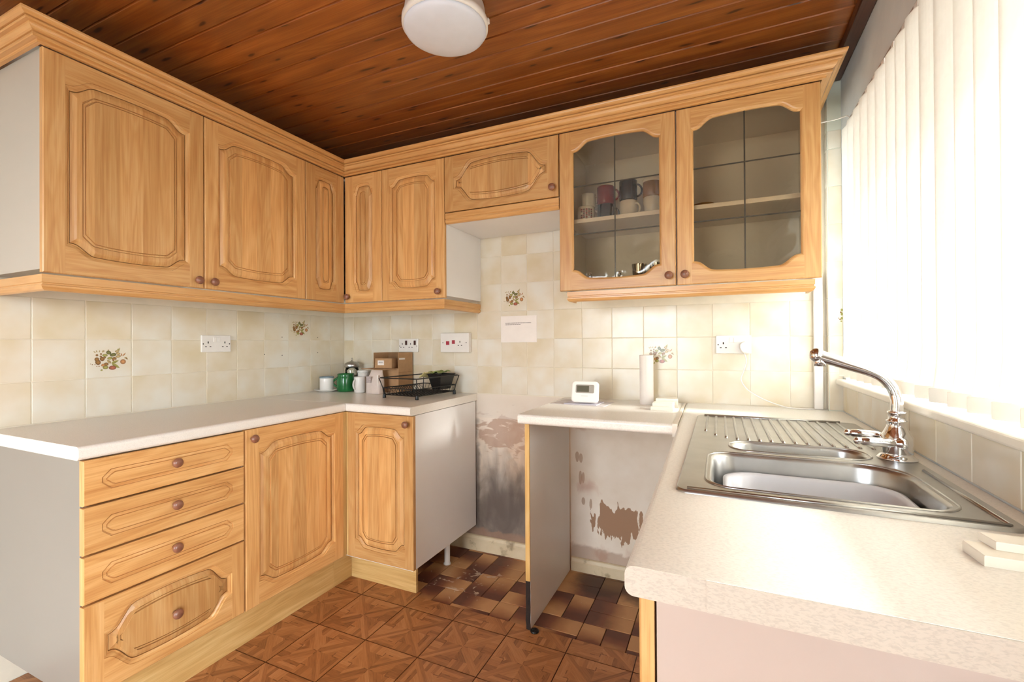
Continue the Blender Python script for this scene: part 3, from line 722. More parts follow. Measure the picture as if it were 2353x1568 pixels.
def panel_door(parent, M, w, h, kn, stile=.055, rise=.042, rail=.05, inner=.045, name='door', mode2='O', irise=None):
    C = lambda d, dep, r=rise, md='S': contour(stile+d, w-stile-d, rail+d, h-rail-d, r, md, -DT+dep)
    mb = MB(); c0 = C(0, 0); front(mb, w, h, DT, c0)
    seq = [c0, C(.0006, .0040), C(.0060, .0050), C(.0095, .0085), C(.0125, .0092), C(.0127, .0190)]
    for a, b in zip(seq, seq[1:]): bridge(mb, a, b)
    door = recalc(mb.build(name, oak, parent, M))
    mb = MB(); k = inner; ir = irise or rise*.85
    I = lambda d, dep: contour(stile+k+d, w-stile-k-d, rail+k+d, h-rail-k-d, ir, mode2, -DT+dep)
    seq = [C(.0146, .0190), C(.0148, .0105), C(.0165, .0095), C(.0240, .0050), C(.0300, .0028), C(.0320, .0026), I(0, .0026), I(.0006, .0085), I(.0022, .0090), I(.0030, .0050), I(.0075, .0042), I(.0081, .0085), I(.0097, .0090), I(.0110, .0018)]
    for a, b in zip(seq, seq[1:]): bridge(mb, a, b, g='z')
    last = seq[-1]; n = NS+1; top = last[:n]; bot = last[n:][::-1]
    for i in range(NS): mb.poly([bot[i], bot[i+1], top[i+1], top[i]], 'z')
    recalc(mb.build('door_panel', oakp, door, M))
    if kn: knob(door, M, *kn)
    return door
def slab_drawer(parent, M, w, h, kn):
    ix, iz, ch = .045, .036, .022
    C = lambda d, dep, r=ch: contour(ix+d, w-ix-d, iz+d, h-iz-d, r-d*.4, 'C', -DT+dep)
    mb = MB(); c0 = C(0, 0); front(mb, w, h, DT, c0, allx=True)
    seq = [c0, C(.0006, .0055), C(.0024, .0060), C(.0034, .0022), C(.0105, .0014), C(.0111, .0055), C(.0128, .0060), C(.0140, .0004)]
    for a, b in zip(seq, seq[1:]): bridge(mb, a, b, g='x')
    last = seq[-1]; n = NS+1; top = last[:n]; bot = last[n:][::-1]
    for i in range(NS): mb.poly([bot[i], bot[i+1], top[i+1], top[i]], 'x')
    d = recalc(mb.build('drawer_front', oak, parent, M)); knob(d, M, *kn); return d
lead = plain('lead_came', '#4a4236', .45, .6)
def glass_door(parent, M, w, h, kn, stile=.055, rise=.042, rail=.042):
    C = lambda d, dep: contour(stile+d, w-stile-d, rail+d, h-rail-d, rise, 'S', -DT+dep)
    mb = MB(); c0 = C(0, 0); front(mb, w, h, DT, c0, back=False)
    seq = [c0, C(.004, .0015), C(.008, .006), C(.009, .012), C(.003, .0125), C(.003, .02)]
    for a, b in zip(seq, seq[1:]): bridge(mb, a, b)
    cb = seq[-1]; n = NS+1; top = cb[:n]; bot = cb[n:][::-1]; x0, x1 = top[0][0], top[-1][0]
    mb.poly([(0, 0, 0), (x0, 0, 0), (x0, 0, h), (0, 0, h)]); mb.poly([(x1, 0, 0), (w, 0, 0), (w, 0, h), (x1, 0, h)])
    for i in range(NS):
        a, b = top[i], top[i+1]; mb.poly([a, b, (b[0], 0, h), (a[0], 0, h)], 'x'); a, b = bot[i], bot[i+1]; mb.poly([(a[0], 0, 0), (b[0], 0, 0), b, a], 'x')
    door = recalc(mb.build('glass_door', oak, parent, M))
    # six panes between lead strips
    g = C(.0045, 0); top = [(p[0], p[2]) for p in g[:n]]; bot = [(p[0], p[2]) for p in g[n:][::-1]]; md = NS//2
    zt = [bot[md][1], h*.352, h*.652, top[md][1]]; yg = -DT+.0125; tg = .003
    for hx in (0, 1):
        tp = top[:md+1] if hx == 0 else top[md:]; bt = bot[:md+1] if hx == 0 else bot[md:]
        xa, xb = tp[0][0], tp[-1][0]
        for k in range(3):
            if k == 0: P = bt+[(xb, zt[1]), (xa, zt[1])]
            elif k == 1: P = [(xa, zt[1]), (xb, zt[1]), (xb, zt[2]), (xa, zt[2])]
            else: P = [(xa, zt[2]), (xb, zt[2])]+tp[::-1]
            Q = [(x, yg, z) for x, z in P]; Q2 = [(x, yg+tg, z) for x, z in P]
            mb = MB(); mb.loft([Q, Q2], True, False, False, sm=False); mb.poly(Q); mb.poly(Q2[::-1]); recalc(mb.build('pane', smoke, door, M))
    xm = top[md][0]; lw = .0028
    for (a, b, z0, z1) in ((xm-lw, xm+lw, bot[md][1], top[md][1]), (top[0][0], top[-1][0], zt[1]-lw, zt[1]+lw), (top[0][0], top[-1][0], zt[2]-lw, zt[2]+lw)):
        MB().box(a, b, yg-.0018, yg-.0002, z0, z1, bev=.0007).build('lead_strip', lead, door, M)
    knob(door, M, *kn); return door
def carcass(parent, x0, x1, y0, y1, z0, z1, face, mat=mel, th=.016, back=True, name='carcass'):
    """open-fronted melamine box; face '-y' or '+x' is left open"""
    mb = MB()
    mb.box(x0, x1, y0, y1, z0, z0+th); mb.box(x0, x1, y0, y1, z1-th, z1)
    if face == '-y':
        mb.box(x0, x0+th, y0, y1, z0+th, z1-th); mb.box(x1-th, x1, y0, y1, z0+th, z1-th); mb.box(x0+th, x1-th, y1-.006, y1, z0+th, z1-th)
    else:
        mb.box(x0, x1, y0, y0+th, z0+th, z1-th); mb.box(x0, x1, y1-th, y1, z0+th, z1-th); mb.box(x0, x0+.006, y0+th, y1-th, z0+th, z1-th)
    return mb.build(name, mat, parent)
A = .39; CB = .367; ZB, ZT = 1.436, 2.147
G = .002
# --- wall units, left run
def unit(label, loc, cat='cabinet', name='wall_cabinet', group=None): return thing(name, label, cat, loc, group)
u = unit('oak wall cabinet with planked raised panel beside the exposed white end panel', (.18, -1.41, ZB))
carcass(u, .001, CB, -1.655, -1.164, ZB+.012, ZT+.004, '+x', mel_soft_shade)
panel_door(u, frame_left(A-DT, -1.659, ZB), .495-G, ZT-ZB, (.465, .030))
u = unit('oak wall cabinet with arched raised panel, knob at its lower left corner', (.18, -.91, ZB))
carcass(u, .001, CB, -1.162, -.660, ZB+.012, ZT+.004, '+x')
panel_door(u, frame_left(A-DT, -1.162, ZB), .506-G, ZT-ZB, (.030, .030))
u = unit('oak corner wall cabinet with two narrow arched doors meeting in the corner', (.2, -.2, ZB), name='corner_wall_cabinet')
mb = MB(); P = [(.001, -.657), (CB, -.657), (CB, -CB), (.652, -CB), (.652, -.001), (.001, -.001)]
for z in (ZB+.012, ZT-.012): mb.loft([[(x, y, z) for x, y in P], [(x, y, z+.016) for x, y in P]], True, True, True, sm=False)
mb.box(.001, CB, -.657, -.641, ZB+.028, ZT-.012); mb.box(.636, .652, -CB, -.001, ZB+.028, ZT-.012)
recalc(mb.build('carcass', mel, u))
panel_door(u, frame_left(A-DT, -.655, ZB), .655-A-.003, ZT-ZB, None, stile=.060, rise=.05, inner=.046, irise=.036)
panel_door(u, frame_back(A+.003, -A+DT, ZB), .655-A-.005, ZT-ZB, (.028, .032), stile=.060, rise=.05, inner=.046, irise=.036)
# --- wall units, far run
u = unit('oak wall cabinet with arched panel beside the open cooker space', (.85, -.18, ZB))
carcass(u, .656, 1.053, -CB, -.001, ZB+.012, ZT+.004, '-y')
panel_door(u, frame_back(.656, -A+DT, ZB), .400-G, ZT-ZB, (.367, .032), stile=.050)
u = unit('short oak bridging cabinet with wide oval panel above the cooker space', (1.36, -.18, 1.82), name='bridging_cabinet')
carcass(u, 1.056, 1.664, -CB, -.001, 1.812, ZT+.004, '-y')
panel_door(u, frame_back(1.057, -A+DT, 1.867), .607-G, ZT-1.867, (.580, .040), stile=.052, rise=.085, rail=.026, inner=.036, irise=.070)
glass_label = 'oak display cabinet with two leaded smoked glass doors holding mugs'
u = unit(glass_label, (2.16, -.18, ZB), name='glazed_wall_cabinet')
carcass(u, 1.668, 2.658, -CB, -.001, ZB+.002, ZT+.004, '-y', back=True)
MB().box(2.155, 2.171, -CB, -CB+.05, ZB+.018, ZT-.012).build('centre_post', mel, u)
MB().box(1.686, 2.640, -.340, -.010, 1.747, 1.765, bev=.001).build('shelf', mel, u)
glass_door(u, frame_back(1.667, -A+DT, ZB), .494, ZT-ZB, (.468, .040))
glass_door(u, frame_back(2.166, -A+DT, ZB), .494, ZT-ZB, (.030, .040))
for hx in (1.700, 2.626):
    for hz in (1.55, 2.03): MB().box(hx-.013, hx+.013, -.350, -.295, hz-.018, hz+.018, bev=.003).build('hinge', white, u)

# --- cornice and pelmets
cp = [(.0, 2.1490), (.0110, 2.1490), (.0110, 2.1545), (.0135, 2.1560), (.0260, 2.1565), (.0280, 2.1590), (.0280, 2.1650), (.0230, 2.1662), (.0225, 2.1690), (.0290, 2.1700), (.0330, 2.1730), (.0370, 2.1780), (.0395, 2.1835), (.0400, 2.1880), (.0500, 2.1885), (.0520, 2.1905), (.0520, 2.1940), (.0470, 2.1950), (.0465, 2.1972), (.0550, 2.1980), (.0615, 2.2010), (.0650, 2.2050), (.0665, 2.2090), (.0665, 2.2140), (.0, 2.2140)]
path = [(.0, -1.664), (A, -1.664), (A, -A), (2.664, -A), (2.664, -.001)]
sweep_obj('cornice', path, cp, 0, 2, oakm, 'stepped oak cornice along the left wall cabinets, returning over the white end panel', 'cornice')
sweep_obj('cornice', path, cp, 2, 4, oakm, 'stepped oak cornice along the far wall cabinets, ending beside the window wall', 'cornice')
def pelmet_prof(zb, zt): return [(-.018, zt), (0, zt), (0, zb+.026), (-.003, zb+.024), (-.003, zb+.020), (.001, zb+.018), (.001, zb+.012), (-.004, zb+.004), (-.010, zb), (-.018, zb)]
pp = pelmet_prof(1.379, 1.430)
path = [(.0, -1.660), (A-.003, -1.660), (A-.003, -A+.003), (1.052, -A+.003), (1.052, -.001)]
sweep_obj('pelmet', path, pp, 0, 2, oakm, 'oak light pelmet under the left wall cabinets above the cream tiles', 'pelmet')
sweep_obj('pelmet', path, pp, 2, 4, oakm, 'short oak light pelmet under the corner and narrow wall cabinets', 'pelmet')
sweep_obj('pelmet', [(1.058, -A+.004), (1.663, -A+.004)], pelmet_prof(1.810, 1.862), 0, 1, oakm, 'oak pelmet strip under the oval-panelled bridging cabinet', 'pelmet')
sweep_obj('pelmet', [(1.697, -.29), (1.697, -A+.012), (2.640, -A+.012), (2.640, -.29)], pelmet_prof(1.388, 1.432), 0, 3, oakm, 'oak pelmet with short returns under the leaded glass cabinet', 'pelmet')

# --- base units
CF = .635; BB = .612; BZ0, BZ1 = .158, .866
u = unit('oak base unit of four drawers with white end panel', (.3, -1.41, .15), name='drawer_unit', cat='drawer unit')
carcass(u, .004, BB, -1.658, -1.164, BZ0-.006, BZ1, '+x', mel_shade)
for k, (z0, z1) in enumerate(((.733, .866), (.589, .727), (.445, .583))):
    slab_drawer(u, frame_left(CF-DT, -1.661, z0), .497-G, z1-z0, (.245, (z1-z0)/2+.006))
panel_door(u, frame_left(CF-DT, -1.661, .163), .497-G, .439-.163, (.245, .134), stile=.050, rise=.070, rail=.030, inner=.034, irise=.058, name='drawer_front')
u = unit('oak base cupboard with arched door, knob at its upper left', (.3, -.9, .15), name='base_cabinet')
carcass(u, .004, BB, -1.161, -.655, BZ0-.006, BZ1, '+x')
panel_door(u, frame_left(CF-DT, -1.160, .161), .512-G, .868-.161, (.026, .671), stile=.056)
u = unit('oak corner base cupboard with narrow door and tall white side panel', (.8, -.3, .15), name='corner_base_cabinet'); cbu = u
carcass(u, .004, 1.020, -BB, -.012, BZ0-.012, BZ1, '-y')
MB().box(CF-.001, CF+.010, -CF+.004, -CF+DT, .160, .868, bev=.001).box(CF-DT, CF-.003, -.6485, -CF+DT, .160, .868, bev=.001).build('corner_post', oakl, u)
panel_door(u, frame_back(CF+.011, -CF+DT, .160), .392, .868-.160, (.362, .672), stile=.046)
for x_, y_ in ((.958, -.225), (.10, -.1), (.6, -.1)):
    mb = MB(); mb.lathe([(.020, .0), (.020, .006), (.0155, .010), (.0155, BZ0-.020), (.020, BZ0-.014), (.020, BZ0-.0125)], (x_, y_, 0), 18); mb.build('leg', white, u)
tag(MB().box(.563, .579, -1.655, -.662, .003, .150, 'y', bev=.001).build('plinth', oakl), 'pale oak plinth board under the drawers and left base cupboard', 'plinth')
MB().box(.563, .579, -.6615, -.527, .003, .145, 'y', bev=.001).build('plinth_board', oakl, cbu); MB().box(.580, .985, -.543, -.527, .003, .145, 'x', bev=.001).build('plinth_board', oakl, cbu)

# --- worktops (post-formed front edge)
def bull(front_, z0=.870, z1=.910, back=.0):
    r = .012; P = [(back, z1), (front_-r, z1)]
    P += [(front_-r+r*sin(a), z1-r+r*cos(a)) for a in [pi/2*i/5 for i in range(1, 6)]]
    P += [(front_, z0+r)]+[(front_-r+r*cos(a), z0+r-r*sin(a)) for a in [pi/2*i/5 for i in range(1, 6)]]
    return P+[(back, z0)]
mb = MB(); mb.loft([[(d, y, z) for d, z in bull(.638)] for y in (-1.672, -.6405)], True, True, True, 'y', 0, False)
tag(recalc(mb.build('worktop', wtop)), 'long cream laminate worktop over the drawers and left base cupboard', 'worktop')
mb = MB(); mb.loft([[(x, -d, z) for d, z in bull(.638)] for x in (.0, 1.026)], True, True, True, 'x', 0, False)
tag(recalc(mb.build('worktop', wtop)), 'cream laminate corner worktop carrying the dish rack and cardboard box', 'worktop')
mb = MB(); mb.loft([[(x, -d, z) for d, z in bull(.628)] for x in (1.560, 2.168)], True, True, True, 'x', 0, False)
tag(recalc(mb.build('worktop', wtopr)), 'short cream laminate worktop bridging the empty appliance space', 'worktop')
# sink worktop: slightly splayed front edge, cut-out under the sink
def fx(y): return 2.171+(y+.05)*(-.0200)
yn, yf = -1.742, -.001
hole = [(2.275, -1.362), (2.715, -1.362), (2.715, -.83), (2.275, -.83)]
mb = MB()
loops = []
for y in (yf, yn):
    P = []
    for d, z in bull(.10, back=0): P.append((fx(y)+.10-d, y, z))
    loops.append(P)
mb.loft(loops, True, False, False, 'y', 0, False); mb.poly(loops[1], 'x', 1); mb.poly(loops[0][::-1], 'x')
mb.box(fx(yn)+.10, 2.788, yn-.0012, yn, .8702, .9092, mi=1)
outer = [(fx(yf)+.10, yf), (fx(yn)+.10, yn), (2.788, yn), (2.788, yf)]
# split in four strips around the cut-out
def slabp(P): mb.loft([[(x, y, .870) for x, y in P], [(x, y, .910) for x, y in P]], True, True, True, 'y', 0, False)
slabp([(fx(yn)+.10, yn), (2.788, yn), (2.788, -1.362), (fx(-1.362)+.10, -1.362)]); slabp([(fx(-.83)+.10, -.83), (2.788, -.83), (2.788, yf), (fx(yf)+.10, yf)])
slabp([(2.716, -1.362), (2.788, -1.362), (2.788, -.83), (2.716, -.83)])
tag(recalc(mb.build('worktop', [wtopr, wedge])), 'bright cream laminate worktop along the window holding the steel sink', 'worktop')
mb = MB(); mb.loft([[(2.1645, -.632, .866), (2.1825, -.632, .866), (2.1825, -.632, .9125), (2.1645, -.632, .9125)], [(2.1645, -.002, .866), (2.1700, -.002, .866), (2.1700, -.002, .9125), (2.1645, -.002, .9125)]], True, True, True, 'y', 0, False)
tag(recalc(mb.build('joint_strip', plain('cream_strip', '#e6dccb', .4))), 'thin cream jointing strip between the two right-hand worktops', 'strip')

# --- appliance end panel under the bridging worktop
ep = thing('end_panel', 'freestanding cream chipboard end panel with raw front edge under the short worktop', 'panel', (1.58, -.3, 0))
MB().box(1.574, 1.592, -.575, -.024, .001, .869, bev=.001).build('board', mel, ep)
MB().box(1.572, 1.592, -.582, -.5755, .205, .869, 'z', bev=.001).build('wooden_lipping', wood('raw_lipping', '#b98a45', '#d9ad64', '#e7c588', var=.02, coat=0, rough=.6), ep)
mb = MB(); rr = random.Random(2); loops = []
for i in range(12):
    z = .001+.21*i/11; j = rr.uniform(-.0012, .0012); loops.append([(1.5725+j, -.581+j, z), (1.591+j, -.582-j, z), (1.591, -.5745, z), (1.5725, -.5745, z)])
mb.loft(loops, True, True, True, sm=False); recalc(mb.build('rotten_edge', plain('wet_rot_black', '#2a1d16', .9, noise=.4, nscale=60, bump=.5), ep))
mb = MB(); mb.lathe([(.018, .004), (.0185, .008), (.016, .011), (.008, .0115), (.006, .009), (.0005, .009)], (1.612, -.583, 0), 24); tag(mb.build('foot_cap', black), 'small round black plastic foot cap on the floor by the end panel', 'foot cap')

# --- sink base unit
u = unit('sink base cupboard with pale pink end panel and oak door edge', (2.5, -1.2, .1), name='sink_cabinet')
mb = MB(); mb.box(2.243, 2.780, -1.722, -1.706, .0035, .868); mb.box(2.230, 2.780, -.60, -.584, .0035, .72); mb.box(2.243, 2.780, -1.706, -.60, .13, .146); mb.box(2.764, 2.780, -1.706, -.60, .146, .70)
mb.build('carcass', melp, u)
MM = Matrix.Translation((2.243, -.60, .15)) @ Matrix.Rotation(radians(-90), 4, 'Z')
panel_door(u, Matrix.Translation((2.240, -1.165, .15)) @ Matrix.Rotation(radians(-90), 4, 'Z'), .557, .715, (.03, .66))
panel_door(u, Matrix.Translation((2.240, -.602, .15)) @ Matrix.Rotation(radians(-90), 4, 'Z'), .557, .715, (.527, .66))
MB().box(2.285, 2.300, -1.700, -.60, .0035, .128, 'y').build('plinth_board', oakl, u)

# ------------------------------------------------------------------ sink, bowl, tap
def rrect(x0, x1, y0, y1, r, z, n=7):
    P = []
    rr_ = r if isinstance(r, (list, tuple)) else (r, r, r, r)
    for (cx_, cy_, a0), q in zip(((x1-rr_[0], y1-rr_[0], 0), (x0+rr_[1], y1-rr_[1], pi/2), (x0+rr_[2], y0+rr_[2], pi), (x1-rr_[3], y0+rr_[3], 1.5*pi)), rr_):
        for i in range(n+1):
            a = a0+pi/2*i/n; P.append((cx_+q*cos(a), cy_+q*sin(a), z))
    return P
sk_ = thing('inset_sink', 'stainless steel one and a half bowl sink with ribbed drainer set in the worktop', 'sink', (2.49, -.9, .91))
sx0, sx1, sy0, sy1 = 2.243, 2.748, -1.402, -.400
mb = MB(); zt_ = .9165
out = rrect(sx0, sx1, sy0, sy1, .022, zt_); h1 = rrect(2.300, 2.690, -1.352, -1.052, (.09, .05, .05, .05), zt_); h2 = rrect(2.350, 2.655, -1.000, -.885, (.050, .050, .050, .050), zt_)
vs = out+h1[::-1]+h2[::-1]
tr = geometry.tessellate_polygon([[Vector(p) for p in out], [Vector(p) for p in h1], [Vector(p) for p in h2]])
al = out+h1+h2; mb.add(al, [list(t) for t in tr], 'x')
mb.loft([rrect(sx0-.004, sx1+.004, sy0-.004, sy1+.004, .026, .9102), rrect(sx0-.003, sx1+.003, sy0-.003, sy1+.003, .025, .9135), out], True, False, False)
def bowl(mb, h, d):
    c_ = Vector((sum(p[0] for p in h)/len(h), sum(p[1] for p in h)/len(h), 0))
    def ins(e, z): 
        o = []
        for p in h:
            v = Vector((p[0]-c_.x, p[1]-c_.y)); l = v.length; v *= (l-e)/l; o.append((c_.x+v.x, c_.y+v.y, z))
        return o
    mb.loft([h, ins(.003, zt_-.002), ins(.006, zt_-.008), ins(.012, zt_-d*.6), ins(.018, zt_-d+.02), ins(.026, zt_-d+.006), ins(.040, zt_-d)], True, False, True)
bowl(mb, h1, .155); bowl(mb, h2, .09)
body = recalc(mb.build('sink_body', steel, sk_))
# pressed rims and drainer ribs
def ring(P, r=.0035, dz=0): return [(p[0], p[1], p[2]+dz) for p in P]
for nm, P in (('bowl_rim', rrect(2.292, 2.698, -1.360, -1.044, (.095, .055, .055, .055), zt_)), ('bowl_rim', rrect(2.343, 2.662, -1.007, -.878, (.056, .056, .056, .056), zt_))):
    MB().tube(P, .0028, 6, closed=True).build(nm, steel, sk_)
MB().tube([(sx0+.022, sy1-.016, zt_+.001), (sx1-.045, sy1-.016, zt_+.001)], .0055, 8).build('drainer_rail', steel, sk_)
MB().tube([(sx0+.018, sy0+.012, zt_), (sx1-.018, sy0+.012, zt_)], .0032, 6).build('edge_bead', steel, sk_)
MB().tube([(sx1-.018, sy0+.012, zt_), (sx1-.018, -1.06, zt_)], .0040, 6).build('edge_bead', steel, sk_)
mb = MB()
for i in range(15):
    x = 2.278+.0295*i; ye = -.86+(.11 if i == 0 else .045 if i == 1 else .015 if i == 2 else 0)
    mb.tube([(x, -.432, zt_-.0015), (x, -.44, zt_+.0012), (x, ye+.012, zt_+.0012), (x, ye, zt_-.0015)], .0045, 6)
o = mb.build('drainer_ribs', steel, sk_)
MB().lathe([(.022, zt_-.154), (.022, zt_-.150), (.016, zt_-.149), (.012, zt_-.152), (.0005, zt_-.152)], (2.49, -1.20, 0), 20).build('waste', chrome, sk_)
# washing-up bowl inside the main bowl
gw = plain('pale_grey_plastic', '#c9c8cc', .4)
mb = MB(); b1 = lambda e, z: rrect(2.330+e, 2.668-e, -1.322+e, -1.086-e, .07, z)
mb.loft([b1(.034, .766), b1(.020, .80), b1(.008, .874), b1(-.002, .876), b1(-.004, .881), b1(.004, .883), b1(.012, .876), b1(.024, .80), b1(.038, .770)], True, True, True)
tag(recalc(mb.build('washing_up_bowl', gw)), 'pale grey plastic washing-up bowl sitting in the main sink bowl', 'washing-up bowl')
# tap
tp = thing('mixer_tap', 'chrome mixer tap with lever handles and long swivel spout beside the window sill', 'tap', (2.712, -.955, .9165))
tx, ty = 2.712, -.955; z0 = .9167
MB().lathe([(.040, z0), (.040, z0+.004), (.036, z0+.007), (.034, z0+.010), (.029, z0+.013), (.031, z0+.017), (.031, z0+.034), (.032, z0+.038), (.032, z0+.054), (.026, z0+.066), (.0205, z0+.078), (.019, z0+.088), (.021, z0+.091), (.021, z0+.094), (.0165, z0+.096), (.0165, z0+.110), (.0185, z0+.111), (.0185, z0+.115), (.013, z0+.116)], (tx, ty, 0), 32).build('tap_body', chrome, tp)
P0 = Vector((tx, ty, z0+.115)); P3 = Vector((2.553, -.935, 1.168))
path = []
d_h = Vector((P3.x-tx, P3.y-ty, 0)); dl = d_h.length; d_h.normalize()
pts = [(0, 0), (0, .030), (.008, .058), (.026, .082), (.050, .097), (.100, .115), (dl, P3.z-P0.z)]
def crom(P, n=6):
    out = []
    for i in range(len(P)-1):
        p0, p1, p2, p3 = P[max(i-1, 0)], P[i], P[i+1], P[min(i+2, len(P)-1)]
        for k in range(n):
            t = k/n; out.append(tuple(.5*((2*p1[j])+(-p0[j]+p2[j])*t+(2*p0[j]-5*p1[j]+4*p2[j]-p3[j])*t*t+(-p0[j]+3*p1[j]-3*p2[j]+p3[j])*t**3) for j in range(len(p1))))
    return out+[P[-1]]
path = [P0+d_h*a+Vector((0, 0, b_)) for a, b_ in crom(pts)]
nP = len(path); MB().tube(path, [.0132-.001*sin(pi*i/nP)+.0030*max(0, i/nP-.5)/.5 for i in range(nP)], 16).build('spout', chrome, tp)
mb = MB(); e_ = path[-1]; mb.lathe([(.0005, -.0190), (.010, -.0160), (.0165, -.009), (.0188, 0), (.0165, .009), (.010, .0160), (.0005, .0185)], tuple(e_), 20)
mb.build('spout_end', chrome, tp)
mb = MB(); mb.lathe([(.0135, -.029), (.014, -.014), (.012, -.004)], (e_.x+.006, e_.y, e_.z), 20); mb.build('aerator', chrome, tp)
for nm, sy_, zz, ang in (('lever', 1, z0+.047, radians(172)), ('lever', -1, z0+.045, radians(186))):
    a0 = Vector((tx, ty+sy_*.024, zz)); dirv = Vector((cos(ang), sin(ang)*.4, .02)).normalized()
    a1 = a0+Vector((0, sy_*.020, 0))
    P = [a1+dirv*t for t in (-.006, 0, .010, .014, .017, .020, .030, .060, .078, .083, .088, .094, .098)]
    rad = [.012, .013, .010, .007, .007, .0095, .0105, .0105, .0095, .0070, .0088, .0075, .001]
    mb = MB(); mb.tube([a0-Vector((0, sy_*.012, 0)), a0, a1], [.013, .013, .011], 16); mb.tube(P, rad, 16); mb.build(nm, chrome, tp)

# ------------------------------------------------------------------ vertical blind
bl = thing('vertical_blind', 'closed cream vertical fabric blind glowing in the window', 'blind', (2.765, -1.1, 1.07))
MB().box(2.778, 2.789, -2.16, -.215, 2.030, 2.062, bev=.002).build('headrail', plain('taupe_headrail', '#9c8c80', .5), bl)
pitch = .0835; sw = .089; tz0, tz1 = 1.072, 2.020
y = -.262; first = None; hfirst = None; cfirst = None
sh = MB(); dxs = .012
def slatm(z0, z1, th=.0006, bulge=.004):
    """gently cupped fabric slat; the weighted foot hangs a little more open"""
    loops = []
    for z in [z0+.012*i for i in range(11)]+[z1-.3, z1]:
        q = max(0, 1-(z-z0)/.12); an = radians(-12-20*q*q); L1 = []; L2 = []
        for i in range(9):
            s_ = i/8-.5; yy = s_*sw; b_ = -bulge*cos(pi*s_)
            for Lx, o_ in ((L1, 0), (L2, th)):
                xx = b_+o_; Lx.append((xx*cos(an)+yy*sin(an), -xx*sin(an)+yy*cos(an), z))
        loops.append(L1+L2[::-1])
    mb = MB(); mb.loft(loops, True, True, True, sm=False); return mb
rnd = random.Random(5)
while y > -2.12:
    M = Matrix.Translation((2.766, y, 0)) @ Matrix.Rotation(radians(rnd.uniform(-3, 3)), 4, 'Z')
    if first is None:
        first = recalc(slatm(tz0, tz1).build('slat', blindm, bl, M)); sl = first
        hm = MB(); hm.box(-.0055, .0010, -.043, .043, tz0-.002, tz0+.028, bev=.001); an = radians(-32); hm.v = [Vector((v.x*cos(an)+v.y*sin(an), -v.x*sin(an)+v.y*cos(an), v.z)) for v in hm.v]
        hfirst = hm.build('bottom_weight', blindm, sl, M); 
        cm_ = MB(); cm_.box(-.003, .003, -.012, .012, tz1-.004, 2.032, bev=.001); cfirst = cm_.build('hanger', white, sl, M)
    else:
        sl = copy_obj(first, M, bl); copy_obj(hfirst, M, sl); copy_obj(cfirst, M, sl)
    y -= pitch
# corner cable and conduit
tag(MB().tube([(2.655, -.12, 2.103), (2.700, -.12, 2.1025), (2.755, -.13, 2.1020), (2.778, -.20, 2.0800), (2.782, -.228, 2.0600)], .0025, 6).build('cable', white), 'thin white cable looped from the glass cabinet to the blind rail', 'cable')
mb = MB(); mb.box(2.690, 2.724, -.024, -.0085, .9105, 1.50, bev=.003); tag(mb.build('conduit', white), 'white plastic cable conduit running up the corner tiles', 'conduit')

# ------------------------------------------------------------------ sockets
slot = plain('socket_slot', '#2a211a', .7)
def socket(label, M, w, h, th, holes, switches, screws, name='double_socket', plate=white):
    t = thing(name, label, 'socket', M.translation); 
    MB().box(-w/2, w/2, -th, 0, -h/2, h/2, bev=.003, seg=2).build('faceplate', plate, t, M)
    for x, z, a, b_ in holes: MB().box(x-a/2, x+a/2, -th-.0004, -th+.001, z-b_/2, z+b_/2).build('pin_hole', slot, t, M)
    for x, z, a, b_, mt in switches: MB().box(x-a/2, x+a/2, -th-.003, -th+.001, z-b_/2, z+b_/2, bev=.001).build('rocker', mt, t, M)
    for x, z in screws:
        mb = MB(); mb.lathe([(.003, 0), (.003, .0006), (.0005, .0006)], (x, -th, z), 10, ax='y'); recalc(mb.build('screw', slot, t, M))
    return t
maroon = plain('maroon_rocker', '#3d1714', .4); red = plain('red_rocker', '#a3263a', .35)
rk = plain('rocker_white', '#ece6dd', .3)
def outlet(x, z): return [(x, z+.011, .005, .010), (x-.011, z-.010, .008, .004), (x+.011, z-.010, .008, .004)]
socket('white double socket on the left tiles above the drawers', frame_left(.001, -.871, 1.209), .148, .084, .010, outlet(-.042, -.005)+outlet(.042, -.005), [(-.0085, .020, .014, .024, rk), (.0085, .020, .014, .024, rk)], [(-.066, -.001), (.066, -.001)])
socket('white double socket with maroon switches above the cardboard box', frame_back(.541, -.001, 1.193), .148, .084, .010, outlet(-.046, -.002)+outlet(.018, -.002), [(-.016, .016, .015, .028, maroon), (.050, .016, .015, .028, maroon)], [(-.066, -.004), (.066, -.004)])
socket('large white cooker control unit with red switch and one outlet', frame_back(.893, -.001, 1.208), .195, .114, .034, outlet(.038, -.006), [(-.046, -.002, .022, .022, red), (-.006, .004, .020, .022, red)], [(-.080, 0), (.080, 0)], name='cooker_switch')
socket('white double socket with a plug in it above the sink worktop', frame_back(2.378, -.001, 1.192), .148, .084, .010, outlet(-.042, -.005), [(-.0085, .020, .014, .024, rk), (.0085, .020, .014, .024, rk)], [(-.064, -.001)])
pg = thing('plug', 'white three pin plug and its trailing flex in the socket', 'plug', (2.424, -.02, 1.18))
mb = MB(); l0 = []
PS = [(.0, .026), (.014, .022), (.023, .012), (.024, -.004), (.016, -.022), (.007, -.030), (-.007, -.030), (-.016, -.022), (-.024, -.004), (-.023, .012), (-.014, .022)]
loops = [[(2.425+x*s_, -.0113-d, 1.181+z*s_) for x, z in PS] for s_, d in ((1, 0), (1, .022), (.93, .030), (.80, .033))]
mb.loft(loops, True, True, True, sm=False); recalc(mb.build('plug_body', white, pg))
